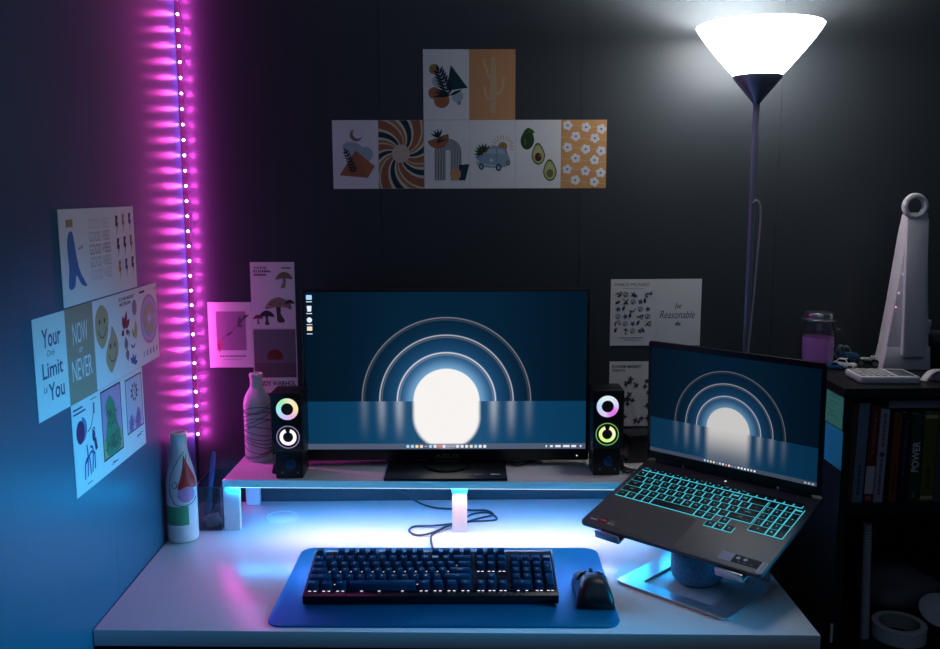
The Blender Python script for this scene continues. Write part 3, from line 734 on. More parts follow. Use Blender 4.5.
# ------------------------------------------------------------------ pen holder and what stands in it
M_smoke = mat('smoky_blue_plastic', (.03, .10, .13), .12, alpha=.42)
ph = thing('pen_holder', 'smoky see-through box organizer beside the painted bottle', 'pen holder', (-.5165, -.1225, .75), math.radians(0))
mb = MB(); hx, hy, H_, tk = .0265, .0615, .094, .002
mb.box((-hx, -hy, 0), (hx, hy, tk), M_smoke)
for a, b in (((-hx, -hy, tk), (-hx + tk, hy, H_)), ((hx - tk, -hy, tk), (hx, hy, H_)), ((-hx + tk, -hy, tk), (hx - tk, -hy + tk, H_)), ((-hx + tk, hy - tk, tk), (hx - tk, hy, H_)), ((-hx + tk, -.006, tk), (hx - tk, -.004, H_ * .36))): mb.box(a, b, M_smoke)
mb.build('box_body', ph, 0)
mb = MB()
for a, b in (((-hx, -hy), (-hx, hy)), ((hx, -hy), (hx, hy)), ((-hx, -hy), (hx, -hy)), ((-hx, hy), (hx, hy))):
    mb.tube([(a[0], a[1], H_), (b[0], b[1], H_)], .0016, mat('smoke_rim', (.02, .07, .09), .25), 6)
mb.build('rim', ph)
def pen(label, a, b, r, m, cap, name='pen'):
    a, b = Vector(a), Vector(b); d = b - a; L = d.length; o = thing(name, label, 'pen', a, 0, None)
    o.rotation_mode = 'QUATERNION'; o.rotation_quaternion = Vector((0, 0, 1)).rotation_difference(d)
    q = MB(); q.lathe([(0, 0), (.0008, .0005), (r * .55, .012), (r, .02), (r, L * .62), (0, L * .62)], m, 14); q.build('barrel', o)
    q = MB(); q.lathe([(0, L * .6), (r * 1.12, L * .6), (r * 1.15, L * .8), (r * .9, L * .985), (r * .5, L), (0, L)], cap, 14); q.box((-.0012, r * .9, L * .62), (.0012, r * 1.6, L * .9), cap, .0004); q.build('cap', o)
M_bpen = mat('pen_blue', (.10, .42, .92), .22); M_pale = mat('pen_pale', (.35, .55, .75), .3)
pen('shiny blue pen standing tallest in the smoky organizer', (-.5345, -.130, .7525), (-.5180, -.116, .9015), .0052, M_bpen, M_bpen)
pen('black pen leaning low inside the smoky organizer', (-.532, -.176, .757), (-.500, -.115, .816), .0036, M_blk, M_blk)
pen('dark marker standing at the back of the smoky organizer', (-.535, -.066, .7525), (-.534, -.069, .862), .0042, M_blk, M_blkm)
def lump(rx, ry, rz, m, seed, amp=.25, sub=3):
    t = bmesh.new(); bmesh.ops.create_icosphere(t, subdivisions=sub, radius=1); rd = random.Random(seed)
    dirs = [(Vector((rd.uniform(-1, 1), rd.uniform(-1, 1), rd.uniform(-1, 1))).normalized(), rd.uniform(2, 6), rd.uniform(0, 6)) for _ in range(9)]
    for v in t.verts:
        q = sum(math.sin(d.dot(v.co) * f_ + p_) for d, f_, p_ in dirs) / 9
        v.co *= 1 + amp * q * 2; v.co.x *= rx; v.co.y *= ry; v.co.z *= rz
    zm = min(v.co.z for v in t.verts)
    for v in t.verts: v.co.z = max(v.co.z - zm - .15 * rz, 0)
    b = MB(); b.merge(t, m); return b
mb = lump(.017, .021, .014, M_paper, 4, .35); o = mb.build('paper_scrap', None, 20); o.location = (-.5160, -.152, .7522); tag(o, 'crumpled white paper scrap inside the smoky organizer', 'paper scrap')

# ------------------------------------------------------------------ mouse pad, keyboard, mouse
M_pad = mat('pad_rubber', (.002, .15, .31), .40, .55, noise=.12, nscale=300, bump=.06, bscale=900, spec=.4, stint=(.05, .55, 1.))  # dark pad given a blue base in place of reflected LED light
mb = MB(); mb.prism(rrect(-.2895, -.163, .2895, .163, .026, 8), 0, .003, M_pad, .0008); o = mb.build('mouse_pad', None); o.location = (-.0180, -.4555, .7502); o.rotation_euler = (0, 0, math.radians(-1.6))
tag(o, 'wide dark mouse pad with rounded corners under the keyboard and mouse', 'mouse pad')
PADZ = .7532
kb = thing('keyboard', 'black mechanical keyboard with white backlight on the mouse pad', 'keyboard', (-.0445, -.5415, PADZ + .0045), math.radians(-.9))
kt = math.radians(10.2); kb.rotation_euler = (kt, 0, math.radians(-.9)); KW, KD = .437, .141
mb = MB(); mb.box((-KW / 2, 0, -.0038), (KW / 2, KD, .013), M_blk, .002); mb.build('case', kb)
mb = MB()
for x in (-.17, .17): mb.box((x - .012, KD - .022, -.0255), (x + .012, KD - .012, -.003), M_blk, .002)
mb.build('flip_stand', kb)
U = .01905
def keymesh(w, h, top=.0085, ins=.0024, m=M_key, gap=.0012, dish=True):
    b = MB(); t = bmesh.new(); a, c = w / 2 - gap / 2, h / 2 - gap / 2; fy = .0012 if dish else 0
    lo = [t.verts.new((x * a, y * c, 0)) for x, y in ((-1, -1), (1, -1), (1, 1), (-1, 1))]
    hi = [t.verts.new((x * (a - ins), y * (c - ins) + fy, top)) for x, y in ((-1, -1), (1, -1), (1, 1), (-1, 1))]
    t.faces.new(hi); t.faces.new(lo[::-1])
    for i in range(4): t.faces.new((lo[i], lo[(i + 1) % 4], hi[(i + 1) % 4], hi[i]))
    bmesh.ops.bevel(t, geom=t.edges[:] + t.verts[:], offset=min(.0007, top * .3), segments=2, affect='EDGES', profile=.5)
    bmesh.ops.recalc_face_normals(t, faces=t.faces); b.merge(t, m); return b
def place_keys(keys, parent, z, unit, top, ins, gap, m, legsize, ox, oy, legend_mat, keyz):
    cache = {}; leg = MB(); leg.dw = 0
    for (x, y, w, h, s) in keys:      # units, lower-left corner
        k = (round(w, 2), round(h, 2))
        if k not in cache: cache[k] = o = keymesh(w * unit, h * unit, top, ins, m, gap).build('key', parent)
        else: o = cache[k].copy(); COL.objects.link(o); o.parent = parent
        o.location = (ox + (x + w / 2) * unit, oy + (y + h / 2) * unit, keyz)
        if s:
            leg.w = keyz + top + .0001
            leg.text(s, o.location.x, o.location.y + .0012, None, legsize if len(s) == 1 else legsize * .7, legend_mat)
    leg.build('legend_lettering', parent, 0)
keys = []
def row(y, x, items, h=1.):
    for it in items:
        if isinstance(it, (int, float)): x += it; continue
        w, s = it; keys.append((x, y, w, h, s)); x += w
k1 = lambda s: [(1, c) for c in s]
row(5.25, 0, [(1, 'esc'), 1] + [(1, 'F%d' % i) for i in range(1, 5)] + [.5] + [(1, 'F%d' % i) for i in range(5, 9)] + [.5] + [(1, 'F%d' % i) for i in range(9, 13)] + [.25, (1, ''), (1, ''), (1, '')])
row(4, 0, k1('`1234567890-=') + [(2, ''), .25, (1, 'ins'), (1, ''), (1, ''), .25, (1, ''), (1, '/'), (1, '*'), (1, '-')])
row(3, 0, [(1.5, 'tab')] + k1('QWERTYUIOP[]') + [(1.5, '\\'), .25, (1, 'del'), (1, 'end'), (1, ''), .25] + k1('789'))
row(2, 0, [(1.75, 'caps')] + k1("ASDFGHJKL;'") + [(2.25, 'enter'), 3.75 - .25 + .25 - .25 + .0] + k1('456'))
row(1, 0, [(2.25, 'shift')] + k1('ZXCVBNM,./') + [(2.75, 'shift'), 1.25, (1, '^'), 1.25] + k1('123'))
row(0, 0, [(1.25, 'ctrl'), (1.25, ''), (1.25, 'alt'), (6.25, ''), (1.25, 'alt'), (1.25, ''), (1.25, ''), (1.25, 'ctrl'), .25, (1, '<'), (1, 'v'), (1, '>'), .25, (2, '0'), (1, '.')])
keys.append((21.5, 2, 1, 2, '+')); keys.append((21.5, 0, 1, 2, ''))
KX, KY = -22.5 * U / 2, .0120
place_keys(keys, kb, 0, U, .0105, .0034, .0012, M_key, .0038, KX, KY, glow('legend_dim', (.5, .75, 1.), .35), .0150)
mb = MB(); mg_ = glow('key_backlight', (.85, .75, .85), 1.3); mb.w = .01515
for (x, y, w, h, s) in keys:
    if y > 4.5: continue
    n = 2 if w < 3 else 3
    for j in range(n):
        cx = KX + (x + w * (j + .5 + (0.12 if j == 0 else -.12)) / n) * U; mb.rect(cx - .0022, KY + y * U - .0016, cx + .0022, KY + y * U + .0004, mg_)
mb.build('backlight_dots', kb, 0)
mb = MB(); mb.w = .01505; mb.rect(KX - .001, KY, -KX + .001, KY + 6.25 * U, mat('plate_blue', (.004, .022, .042), .55, spec=.15)); mb.build('key_plate', kb, 0)  # plain dark blue plate below the keycaps, without emission
cz = .7531
P = [(-.0385, -.3925, .772), (-.0425, -.372, .757), (-.0465, -.300, cz), (-.0515, -.236, cz), (-.042, -.208, cz), (-.018, -.175, cz + .001), (.008, -.158, cz), (.036, -.150, cz), (.060, -.1480, cz), (.084, -.142, cz), (.086, -.124, cz),
     (.072, -.100, cz), (.052, -.098, cz), (.030, -.118, cz + .002), (.015, -.150, cz + .004), (-.010, -.178, cz + .004), (-.036, -.205, cz + .003), (-.058, -.224, cz + .002), (-.082, -.224, cz), (-.098, -.200, cz), (-.088, -.176, cz),
     (-.050, -.178, cz + .002), (-.012, -.172, cz + .003), (.020, -.160, cz + .003), (.052, -.138, cz + .003), (.080, -.116, cz + .002), (.066, -.090, cz + .002), (.035, -.085, cz + .001), (-.002, -.080, cz + .002),
     (-.05, -.068, cz + .002), (-.088, -.052, cz + .010), (-.118, -.038, cz + .028), (-.152, -.030, cz + .040)]
mb = MB(); mb.tube(smooth_path(P, 7), .0021, mat('cable_blueblack', (.016, .028, .045), .4), 8); o = mb.build('keyboard_cable', None); tag(o, 'long thin dark cable looped in a figure eight under the riser', 'cable')

ms = thing('mouse', 'black ergonomic computer mouse on the mouse pad', 'mouse', (.2365, -.512, PADZ), math.radians(-2))
def mouse_sec(t):    # t 0 at the palm end, 1 at the buttons
    w = .0305 * (1 - .15 * math.sin(PI * min(1, t * 1.05)) ** 2) * (.86 + .14 * min(1, t / .10) ** .5) * (1 - .08 * max(0, t - .8) / .2)
    h = .0425 * min(1, .30 + .70 * math.sin(PI / 2 * min(1, t / .30)) ** .8) if t < .42 else .0425 - .0270 * ((t - .42) / .58) ** 1.25
    return w, h
rows = []; NT = 24
for i in range(NT + 1):
    t = i / NT; w, h = mouse_sec(t); y = -.054 + .112 * t; r = []
    for k in range(17):
        a = PI * k / 16; x = math.copysign(abs(math.cos(a)) ** .55, math.cos(a)) * w * (1 + .10 * (1 - math.sin(a)) * 1.0); z = abs(math.sin(a)) ** .75 * h
        r.append((x, y, z))
    rows.append(r)
M_mouse = mat('mouse_black', (.014, .015, .018), .38, noise=.1, nscale=80)
mb = MB(); V = mb.grid(rows, M_mouse); mb.bm.faces.new(V[0]); mb.bm.faces.new(V[-1]); bmesh.ops.recalc_face_normals(mb.bm, faces=mb.bm.faces); mb.build('shell', ms, 60)
for sg in (-1, 1):
    rr = []
    for i in range(13, NT + 1):
        row_ = []
        for k in range(9):
            a = (PI / 2) + sg * (-.16 - .85 * k / 8); w, h = mouse_sec(i / NT)
            row_.append((math.copysign(abs(math.cos(a)) ** .55, math.cos(a)) * w * (1 + .10 * (1 - math.sin(a))) * 1.01, rows[i][0][1] + .001, abs(math.sin(a)) ** .75 * h + .0022 - .001 * k / 8))
        rr.append(row_)
    mb = MB(); mb.grid(rr, mat('mouse_button', (.02, .024, .03), .25)); ob = mb.build('button', ms, 60); sm_ = ob.modifiers.new('thick', 'SOLIDIFY'); sm_.thickness = .002
mb = MB(); mb.lathe([(0, -.003), (.0075, -.003), (.0085, -.0015), (.0085, .0015), (.0075, .003), (0, .003)], M_blkm, 24, L=T(0, .032, .0275) @ R(PI / 2, 'Y')); mb.build('scroll_wheel', ms)

# ------------------------------------------------------------------ laptop on its stand
yaw, tilt = -.772, .285
ex = Vector((math.cos(yaw), math.sin(yaw), 0)); e0 = Vector((-math.sin(yaw), math.cos(yaw), 0)); ey = e0 * math.cos(tilt) + Vector((0, 0, 1)) * math.sin(tilt); ez = ex.cross(ey)
LO = Vector((.2345, -.3560, .8300))
LM = Matrix(((ex.x, ey.x, ez.x, LO.x), (ex.y, ey.y, ez.y, LO.y), (ex.z, ey.z, ez.z, LO.z), (0, 0, 0, 1)))
LW, LD, LH, HY = .364, .256, .2505, .240
lp = thing('laptop', 'open dark grey laptop showing glowing arches, tilted on a metal stand', 'laptop'); lp.matrix_world = LM
mb = MB(); mb.prism(rrect(0, -.001, LW, LD, .010, 5), -.0075, 0, M_deck, .0012); mb.prism(rrect(.014, .016, LW - .014, LD - .006, .010, 5), -.0165, -.0074, M_deck, .003); mb.build('base', lp)
mb = MB(); mb.dw = .00003; mb.w = .0002; mb.poly(rrect(.0700, .0075, .1960, .0955, .003, 3), mat('touchpad_grey', (.104, .107, .111), .43, .15)); mb.build('touchpad', lp, 0)
mb = MB(); mb.w = .0003; mb.disc(.1823, .2315, .0022, ICON[0]); mb.build('power_light', lp, 0)
keys = []; LU = .0185
row(5.35, 0, [(.95, s) for s in ['esc'] + ['F%d' % i for i in range(1, 13)] + [''] * 6], .75)
row(4.2, 0, k1('`1234567890-=') + [(1.85, ''), .1] + [(.88, c) for c in ('', '/', '*', '-')], 1.05)
row(3.15, 0, [(1.45, 'tab')] + k1('QWERTYUIOP[]') + [(1.4, '\\'), .1] + [(.88, c) for c in '789'], 1.05)
row(2.1, 0, [(1.7, 'caps')] + k1("ASDFGHJKL;'") + [(2.15, 'enter'), .1] + [(.88, c) for c in '456'], 1.05)
row(1.05, 0, [(2.2, 'shift')] + k1('ZXCVBNM,./') + [(2.65, 'shift'), .1] + [(.88, c) for c in '123'], 1.05)
row(0, 0, [(1.2, 'ctrl'), (1, 'fn'), (1, ''), (1, 'alt'), (5.0, ''), (1, 'alt'), (1, 'ctrl'), .68, (1, '^'), 1.07 + 1.0, (1.76, '0'), (.88, '.')], 1.05)
row(-1.05, 10.88, [(1, '<'), (1, 'v'), (1, '>')], 1.0)
keys.append((17.59, 2.1, .88, 2.1, '+')); keys.append((17.59, 0, .88, 2.1, ''))
mb = MB(); mb.w = .00022; kg = glow('key_glow_cyan', (.07, .74, .92), .85)
mb.dw = .000001
for (x, y, w, h, q) in keys: mb.rect(.0115 + x * LU + .0002, .1042 + y * LU - .0002, .0115 + (x + w) * LU - .0002, .1042 + (y + h) * LU - (.0015 if y < 5 else .0055), kg)
mb.build('backlight_pattern', lp, 0)['label'] = 'cyan backlight between the keys'
place_keys(keys, lp, 0, LU, .0014, .0004, .0028, mat('laptop_key', (.010, .016, .019), .45), .0042, .0115, .1042, glow('legend_cyan', (.15, .85, .95), .55), .0004)
st = MB(); st.w = .0003; st.dw = .00004
for x0, x1, c in ((.012, .030, '5d6a74'), (.033, .048, '8c2a3c'), (.052, .068, '6a7a5c')): st.poly(rrect(x0, .012, x1, .028, .001, 2), ink(c))
lpst = st
st.rect(.014, .016, .028, .0185, K['wht']); st.rect(.014, .022, .024, .024, K['dk']); st.text('RTX', .060, .0165, .013, .005, K['wht']); st.text('RYZEN', .0405, .021, .012, .0035, K['wht'])
st.build('palm_rest_sticker', lp, 0)['label'] = 'row of three small coloured badges'
st = MB(); st.w = .0003; st.dw = .00004
st.poly(rrect(.279, .012, .303, .035, .001, 2), ink('a9a6b0')); st.build('palm_rest_sticker', lp, 0)['label'] = 'pale square sticker'
st = MB(); st.w = .0003; st.dw = .00004
st.poly(rrect(.303, .0125, .350, .034, .001, 2), ink('26282c'))
for x in (.311, .324): st.disc(x, .0265, .0038, ink('b9b9bd'), n=16)
for x, w in ((.316, .006), (.326, .006), (.338, .005)): st.rect(x - w / 2, .0165, x + w / 2, .0185, ink('6a6a70'))
st.build('palm_rest_sticker', lp, 0)['label'] = 'black sticker with two pale discs'
st = MB(); st.w = .0003; st.dw = .00004
st.poly(rrect(.3515, .003, .3615, .034, .001, 2), ink('b8b2b0')); st.text('Lenovo', .3565, .0185, .024, .0052, ink('6a4a48'), rot=PI / 2); st.build('palm_rest_sticker', lp, 0)['label'] = 'narrow pale maker badge'
la = 1.305; up = Vector((0, math.cos(la), math.sin(la))); nn = Vector((0, -math.sin(la), math.cos(la)))
LL = Matrix(((1, 0, 0, 0), (0, up.y, nn.y, HY), (0, up.z, nn.z, .002), (0, 0, 0, 1)))
mb = MB(LL); mb.prism(rrect(0.001, .006, LW - .001, LH, .006, 4), -.006, 0, M_blk, .0012); lid = mb.build('lid', lp)
mb = MB(LL)
for x in (.05, LW - .05): mb.box((x - .03, -.006, -.009), (x + .03, .008, -.001), M_blk, .002)
mb.box((.085, .000, -.008), (LW - .085, .012, -.0005), M_blkm, .002); mb.build('hinge', lp)
M_lscr = screen_mat('laptop_wallpaper', 1.62, .62, .494, .332, 1.0, .85)
s2 = screen_quad('screen', LL, .0085, .0225, LW - .0085, .2385, .0004, M_lscr, lid)
mb = MB(LL); mb.w = .0008; mb.dw = .00003; icons(mb, .0085, .0225, LW - .017, .216, (.36, .66), 17, 2)
for x in (.335, .342, .349): mb.rect(x - .002, .0245, x + .002, .0275, ICON[4])
mb.build('desktop_icon_pattern', s2, 0)

ls = thing('laptop_stand', 'silver metal laptop stand with a diamond-turned open base plate', 'laptop stand', (.4330, -.4630, .7503), yaw - .02)
mb = MB(); t = bmesh.new(); ow, od, iw0, iw1, id0, id1 = .1095, .0965, -.070, .070, -.068, .067
O = rrect(-ow, -od, ow, od, .012, 5); I = rrect(iw0, id0, iw1, id1, .006, 5); n = len(O)
lv = [[t.verts.new((x, y, z)) for x, y in P] for P, z in ((O, 0), (O, .0045), (I, .0045), (I, 0))]
for A, B in ((0, 1), (1, 2), (2, 3), (3, 0)):
    for k in range(n): t.faces.new((lv[A][k], lv[A][(k + 1) % n], lv[B][(k + 1) % n], lv[B][k]))
bmesh.ops.recalc_face_normals(t, faces=t.faces); mb.merge(t, M_alu); mb.build('base_plate', ls)
Mi = ls.matrix_basis if False else (T(.4330, -.4630, .7503) @ R(yaw - .02, 'Z')); LtoS = Mi.inverted() @ LM
for x in (.075, .300):
    mb = MB(); p1 = LtoS @ Vector((x, .150, -.0212)); p0 = Vector((p1.x, .088, .0045))
    d = p1 - p0; L = Matrix.Translation(p0) @ Vector((0, 0, 1)).rotation_difference(d).to_matrix().to_4x4()
    mb.box((-.012, -.0025, 0), (.012, .0025, d.length), M_alu, .001, L=L); mb.build('arm', ls)
mb = MB(LtoS); mb.box((.050, .06, -.0208), (.325, .20, -.0172), M_alu, .001); mb.build('support_plate', ls)
for x0, x1 in ((.037, .090), (.283, .334)):
    mb = MB(LtoS); mb.box((x0, -.0075, -.0208), (x1, .065, -.0172), M_alu, .001); mb.box((x0, -.0075, -.0208), (x1, -.0026, -.0055), M_alu, .0016); mb.build('front_hook', ls)

def mesh_fabric():
    m = mat('speaker_fabric', (.05, .20, .36), .7)
    nt = m.node_tree; b = nt.nodes['Principled BSDF']; tc = nt.nodes.new('ShaderNodeTexCoord'); vo = nt.nodes.new('ShaderNodeTexVoronoi'); vo.inputs['Scale'].default_value = 330
    cr = nt.nodes.new('ShaderNodeValToRGB'); cr.color_ramp.elements[0].color = (.02, .07, .14, 1); cr.color_ramp.elements[1].color = (.12, .40, .66, 1); cr.color_ramp.elements[0].position = .1; cr.color_ramp.elements[1].position = .5
    nt.links.new(tc.outputs['Object'], vo.inputs['Vector']); nt.links.new(vo.outputs['Distance'], cr.inputs[0]); nt.links.new(cr.outputs[0], b.inputs['Base Color']); return m
sp = thing('smart_speaker', 'small round fabric covered speaker under the laptop in the stand opening', 'speaker', (.4360, -.4470, .75)); sp.scale = (1.1, 1.1, 1.05)
mb = MB(); mb.lathe([(0, .001), (.031, .001), (.036, .004), (.0405, .010), (.0425, .020), (.0425, .050), (.0405, .055)], mesh_fabric(), 40); mb.build('fabric_cover', sp)
mb = MB(); mb.lathe([(.0405, .055), (.038, .0575), (0, .058)], M_blkm, 40); mb.lathe([(0, 0), (.030, 0), (.030, .0015), (0, .0015)], M_blkm, 40); mb.build('top_panel', sp)

# ------------------------------------------------------------------ floor lamp
fx, fy = .6080, -.1450
fl_ = thing('floor_lamp', 'tall torchiere floor lamp with glowing white cone shade in the corner', 'floor lamp', (fx, fy, 0))
M_pole = mat('lamp_grey', (.28, .33, .42), .32, .6, noise=.05, nscale=60)
mb = MB(); mb.lathe([(0, 0), (.118, 0), (.12, .006), (.11, .014), (.03, .024), (.012, .03), (0, .03)], M_pole, 40); mb.build('base', fl_)
mb = MB(); mb.cyl(.0066, .028, 1.635, M_pole, 18); mb.build('pole', fl_)
mb = MB(); mb.lathe([(.0068, 1.622), (.009, 1.626), (.047, 1.672), (.0485, 1.677), (.044, 1.677), (.0068, 1.635)], M_pole, 36); mb.build('socket_cone', fl_)
M_shade = mat('shade_glass', (.9, .89, .87), .5, emit=(1., .98, .96), es=14.)
mb = MB(); pr = [(.0465, 1.6765), (.064, 1.696), (.087, 1.723), (.106, 1.747), (.1185, 1.765), (.1225, 1.7725)]
mb.lathe(pr + [(.121, 1.774)] + [(r - .003, z + .0015) for r, z in pr[::-1]], M_shade, 56); mb.build('lamp_shade', fl_)
mb = MB(); mb.lathe([(0, 1.678), (.012, 1.678), (.012, 1.688), (.014, 1.696), (.010, 1.702), (0, 1.704)], glow('bulb_white', (1, .95, .9), 8.), 20); mb.build('bulb', fl_)
mb = MB(); P = [(.0, -.006, 1.425), (.006, -.010, 1.430), (.0135, -.010, 1.418), (.0155, -.009, 1.385), (.012, -.009, 1.31), (.008, -.009, 1.22), (.002, -.0095, 1.12), (-.001, -.009, 1.0), (0, -.009, .6), (0, -.012, .1), (.02, -.05, .03)]
mb.tube(smooth_path(P, 8), .0022, mat('cord_grey', (.35, .36, .4), .4), 8); mb.build('cord', fl_)

# ------------------------------------------------------------------ bookcase and what is on it
BX, BY, BZ, S1, S2 = .7555, -.296, 1.070, .834, .530
bc = thing('bookcase', 'black wooden bookcase with open shelves beside the desk', 'bookcase', (BX, 0, 0))
th = .018; BW = .62
mb = MB(); mb.box((-.002, BY, BZ - th), (BW, -.004, BZ), M_dkwood, .001); mb.build('top_panel', bc, 0)
for x in (0, BW - th): mb = MB(); mb.box((x, BY + .002, 0), (x + th, -.006, BZ - th), M_dkwood, .0008); mb.build('side_panel', bc, 0)
for z in (S1, S2, .06): mb = MB(); mb.box((th, BY + .004, z - th), (BW - th, -.012, z), M_dkwood); mb.build('shelf', bc, 0)
mb = MB(); mb.box((th, -.012, .04), (BW - th, -.007, BZ - th), M_blkm); mb.build('back_panel', bc, 0)
mb = MB(); mb.box((-.0006, BY + .001, .545), (.004, BY + .0025, .585), M_paper); mb.build('edge_tab', bc, 0)
# sticky notes on its side
for (y0, y1, z0, z1, h, lab) in ((-.293, -.2125, .986, 1.0645, '7ff0c4', 'green sticky note with faint handwriting on the bookcase side'), (-.2985, -.2165, .906, .984, '48d0ff', 'bright blue sticky note on the bookcase side, below the green one')):
    mb = MB(); mb.box((-.0011, y0, z0), (-.0003, y1, z1), mat('note_' + h, s2l(h), .6, spec=.2, noise=.04, nscale=40))
    o = mb.build('sticky_note', None, 0); o.location = (BX, 0, 0); tag(o, lab, 'sticky note', 'sticky notes on the bookcase side')
    a = MB(Matrix(((0, 0, -1, -.0012), (-1, 0, 0, y1), (0, 1, 0, z0), (0, 0, 0, 1)))); a.w = .0001; a.dw = .00002
    for r in range(6): a.stroke(sm2([(.010 + .0045 * k, .066 - .0095 * r + random.uniform(-.0016, .0016)) for k in range(random.randint(6, 13))], 3), .0006, ink('2f6a58' if h[0] == '7' else '1f6fb8'))
    a.build('ink_pattern', o, 0)
# books
def book(label, x0, x1, h, d, mcol, lean=0., marks=None, cat='book'):
    t = thing('book', label, cat, ((x0 + x1) / 2, BY + .016, S1 + .0003), 0, 'books standing on the upper shelf')
    w = x1 - x0; t.rotation_euler = (0, lean, 0)
    cv = mat('cover_' + mcol, tuple(v * .75 for v in s2l(mcol)), .45, noise=.06, nscale=40)
    b = MB(); b.box((-w / 2, 0, 0), (-w / 2 + .0018, d, h), cv, .0004); b.box((w / 2 - .0018, 0, 0), (w / 2, d, h), cv, .0004); b.box((-w / 2, -.001, 0), (w / 2, .0016, h), cv, .0006); b.build('cover', t, 0)
    b = MB(); b.box((-w / 2 + .0018, .0016, .003), (w / 2 - .0018, d - .003, h - .003), mat('page_cream', (.62, .58, .5), .8, noise=.08, nscale=400)); b.build('pages', t, 0)
    if marks:
        a = MB(Matrix(((1, 0, 0, 0), (0, 0, -1, -.0012), (0, 1, 0, 0), (0, 0, 0, 1)))); a.w = .0001; a.dw = .00003
        marks(a, w, h); a.build('spine_lettering', t, 0)
    return t
def px(p): return .7640 + (p - 846) * .00197
def lines(c, n=9, y0=.1, y1=.6):
    def f(a, w, h):
        y = h * y0
        while y < h * y1:
            l = random.uniform(.006, .014); a.rect(-w * .14, y, w * .14, y + l * .8, ink(c)); y += l
    return f
def m3(a, w, h): a.rect(-w * .46, 0.018, w * .46, h * .38, ink('c9c4ce')); a.rect(-w * .3, .004, w * .3, .014, ink('b06a6a')); lines('9a5560', 9, .5, .9)(a, w, h)
def m4(a, w, h): lines('6f6f86', 9, .08, .45)(a, w, h); lines('6f6f86', 9, .6, .92)(a, w, h); a.disc(0, h * .52, w * .3, ink('55587a'), n=14)
def m8(a, w, h): a.text('POWER', 0, h * .52, .062, w * .62, K['wht'], rot=PI / 2, bold=.02); a.rect(-w * .1, .01, w * .1, .02, ink('6a8a6a'))
def m9(a, w, h): a.rect(-w * .48, h * .03, w * .48, h * .07, ink('b9b58a')); a.rect(-w * .48, h * .93, w * .48, h * .97, ink('b9b58a')); lines('3a4020', 9, .15, .35)(a, w, h)
book('thin brown book at the end against the bookcase side', px(852.0), px(857.2), .200, .15, '6e4526', .010)
book('pale blue grey paperback next to the brown book', px(857.8), px(868.5), .203, .15, '7f9cb2', .025, lines('4f6478', 9, .08, .35))
book('dark red book with a white label patch on its spine', px(869.5), px(879.0), .198, .15, '7c3038', .030, m3)
book('white paperback with small dark spine text', px(880.0), px(889.2), .190, .15, 'c3c0d0', .024, m4)
book('thin black book between the white and the orange book', px(890.5), px(894.3), .186, .15, '1c1518', .012)
book('dark orange book between two black books', px(894.8), px(902.6), .182, .15, '8f4c22', .016, lines('5a2c14', 9, .1, .4))
book('black book with faint blue lettering', px(903.6), px(913.0), .183, .15, '151a22', .006, lines('3a5068', 9, .3, .9))
book('dark green book with large white lettering on the spine', px(913.8), px(926.0), .180, .15, '1f4a38', .004, m8)
book('olive book with pale bands at top and bottom', px(927.0), px(940.5), .184, .15, '6a7028', .0, m9)
book('grey hardback beyond the olive book', px(941.2), px(952), .178, .15, '5a5c66', 0.)
mb = MB(); mb.box((0, 0, 0), (.18, .13, .016), mat('folder_grey', (.30, .30, .36), .6, noise=.05, nscale=40), .001); o = mb.build('document_folder', None, 0); o.location = (px(891), BY + .020, S1 + .1915)
tag(o, 'pale grey folder lying flat on top of the standing books', 'folder')
# lower compartment
mb = MB(); prof = []
for k in range(84):
    prof.append((.0088 if k % 2 else .0078, k * .0030))
mb2 = MB(); mb2.lathe([(0, 0)] + prof + [(0, .25)], mat('hose_grey', (.40, .43, .50), .5), 16); o = mb2.build('ribbed_hose', None); o.location = (.8455, -.252, S2 + .001); o.rotation_euler = (0, math.radians(-2), 0); tag(o, 'pale grey ribbed hose standing upright on the lower shelf', 'hose')
mb = MB(); mb.lathe([(.041, 0), (.052, 0), (.053, .001), (.053, .031), (.052, .032), (.041, .032), (.041, 0)], mat('tape_white', (.62, .62, .66), .4), 44); tp = mb.build('tape_roll', None); tp.location = (.9190, -.246, S2 + .0005); tag(tp, 'white roll of tape lying flat on the lower shelf', 'tape')
mb = MB(); mb.lathe([(.0405, .0005), (.0408, .0005), (.0408, .0315), (.0388, .0315), (.0388, .0005), (.0405, .0005)], mat('tape_core', (.35, .33, .32), .7), 44); mb.build('core', tp)
mb = MB(); mb.lathe([(0, .001), (.030, .0), (.046, .012), (.052, .030), (.0505, .0305), (.044, .014), (.029, .003), (0, .003)], mat('dish_white', (.62, .63, .68), .35), 40); o = mb.build('dish', None); o.location = (1.019, -.215, S2 + .027); o.scale = (.82, .82, .82); o.rotation_euler = (math.radians(30), 0, math.radians(-15)); tag(o, 'white round dish tipped up beside the tape roll', 'dish')
mb = lump(.085, .07, .05, mat('cloth_dark', (.13, .135, .16), .7, noise=.2, nscale=30), 11, .22, 4); o = mb.build('cloth_bag', None, 50); o.location = (.985, -.095, S2 + .0005); tag(o, 'dark crumpled cloth bag at the back of the lower shelf', 'bag')

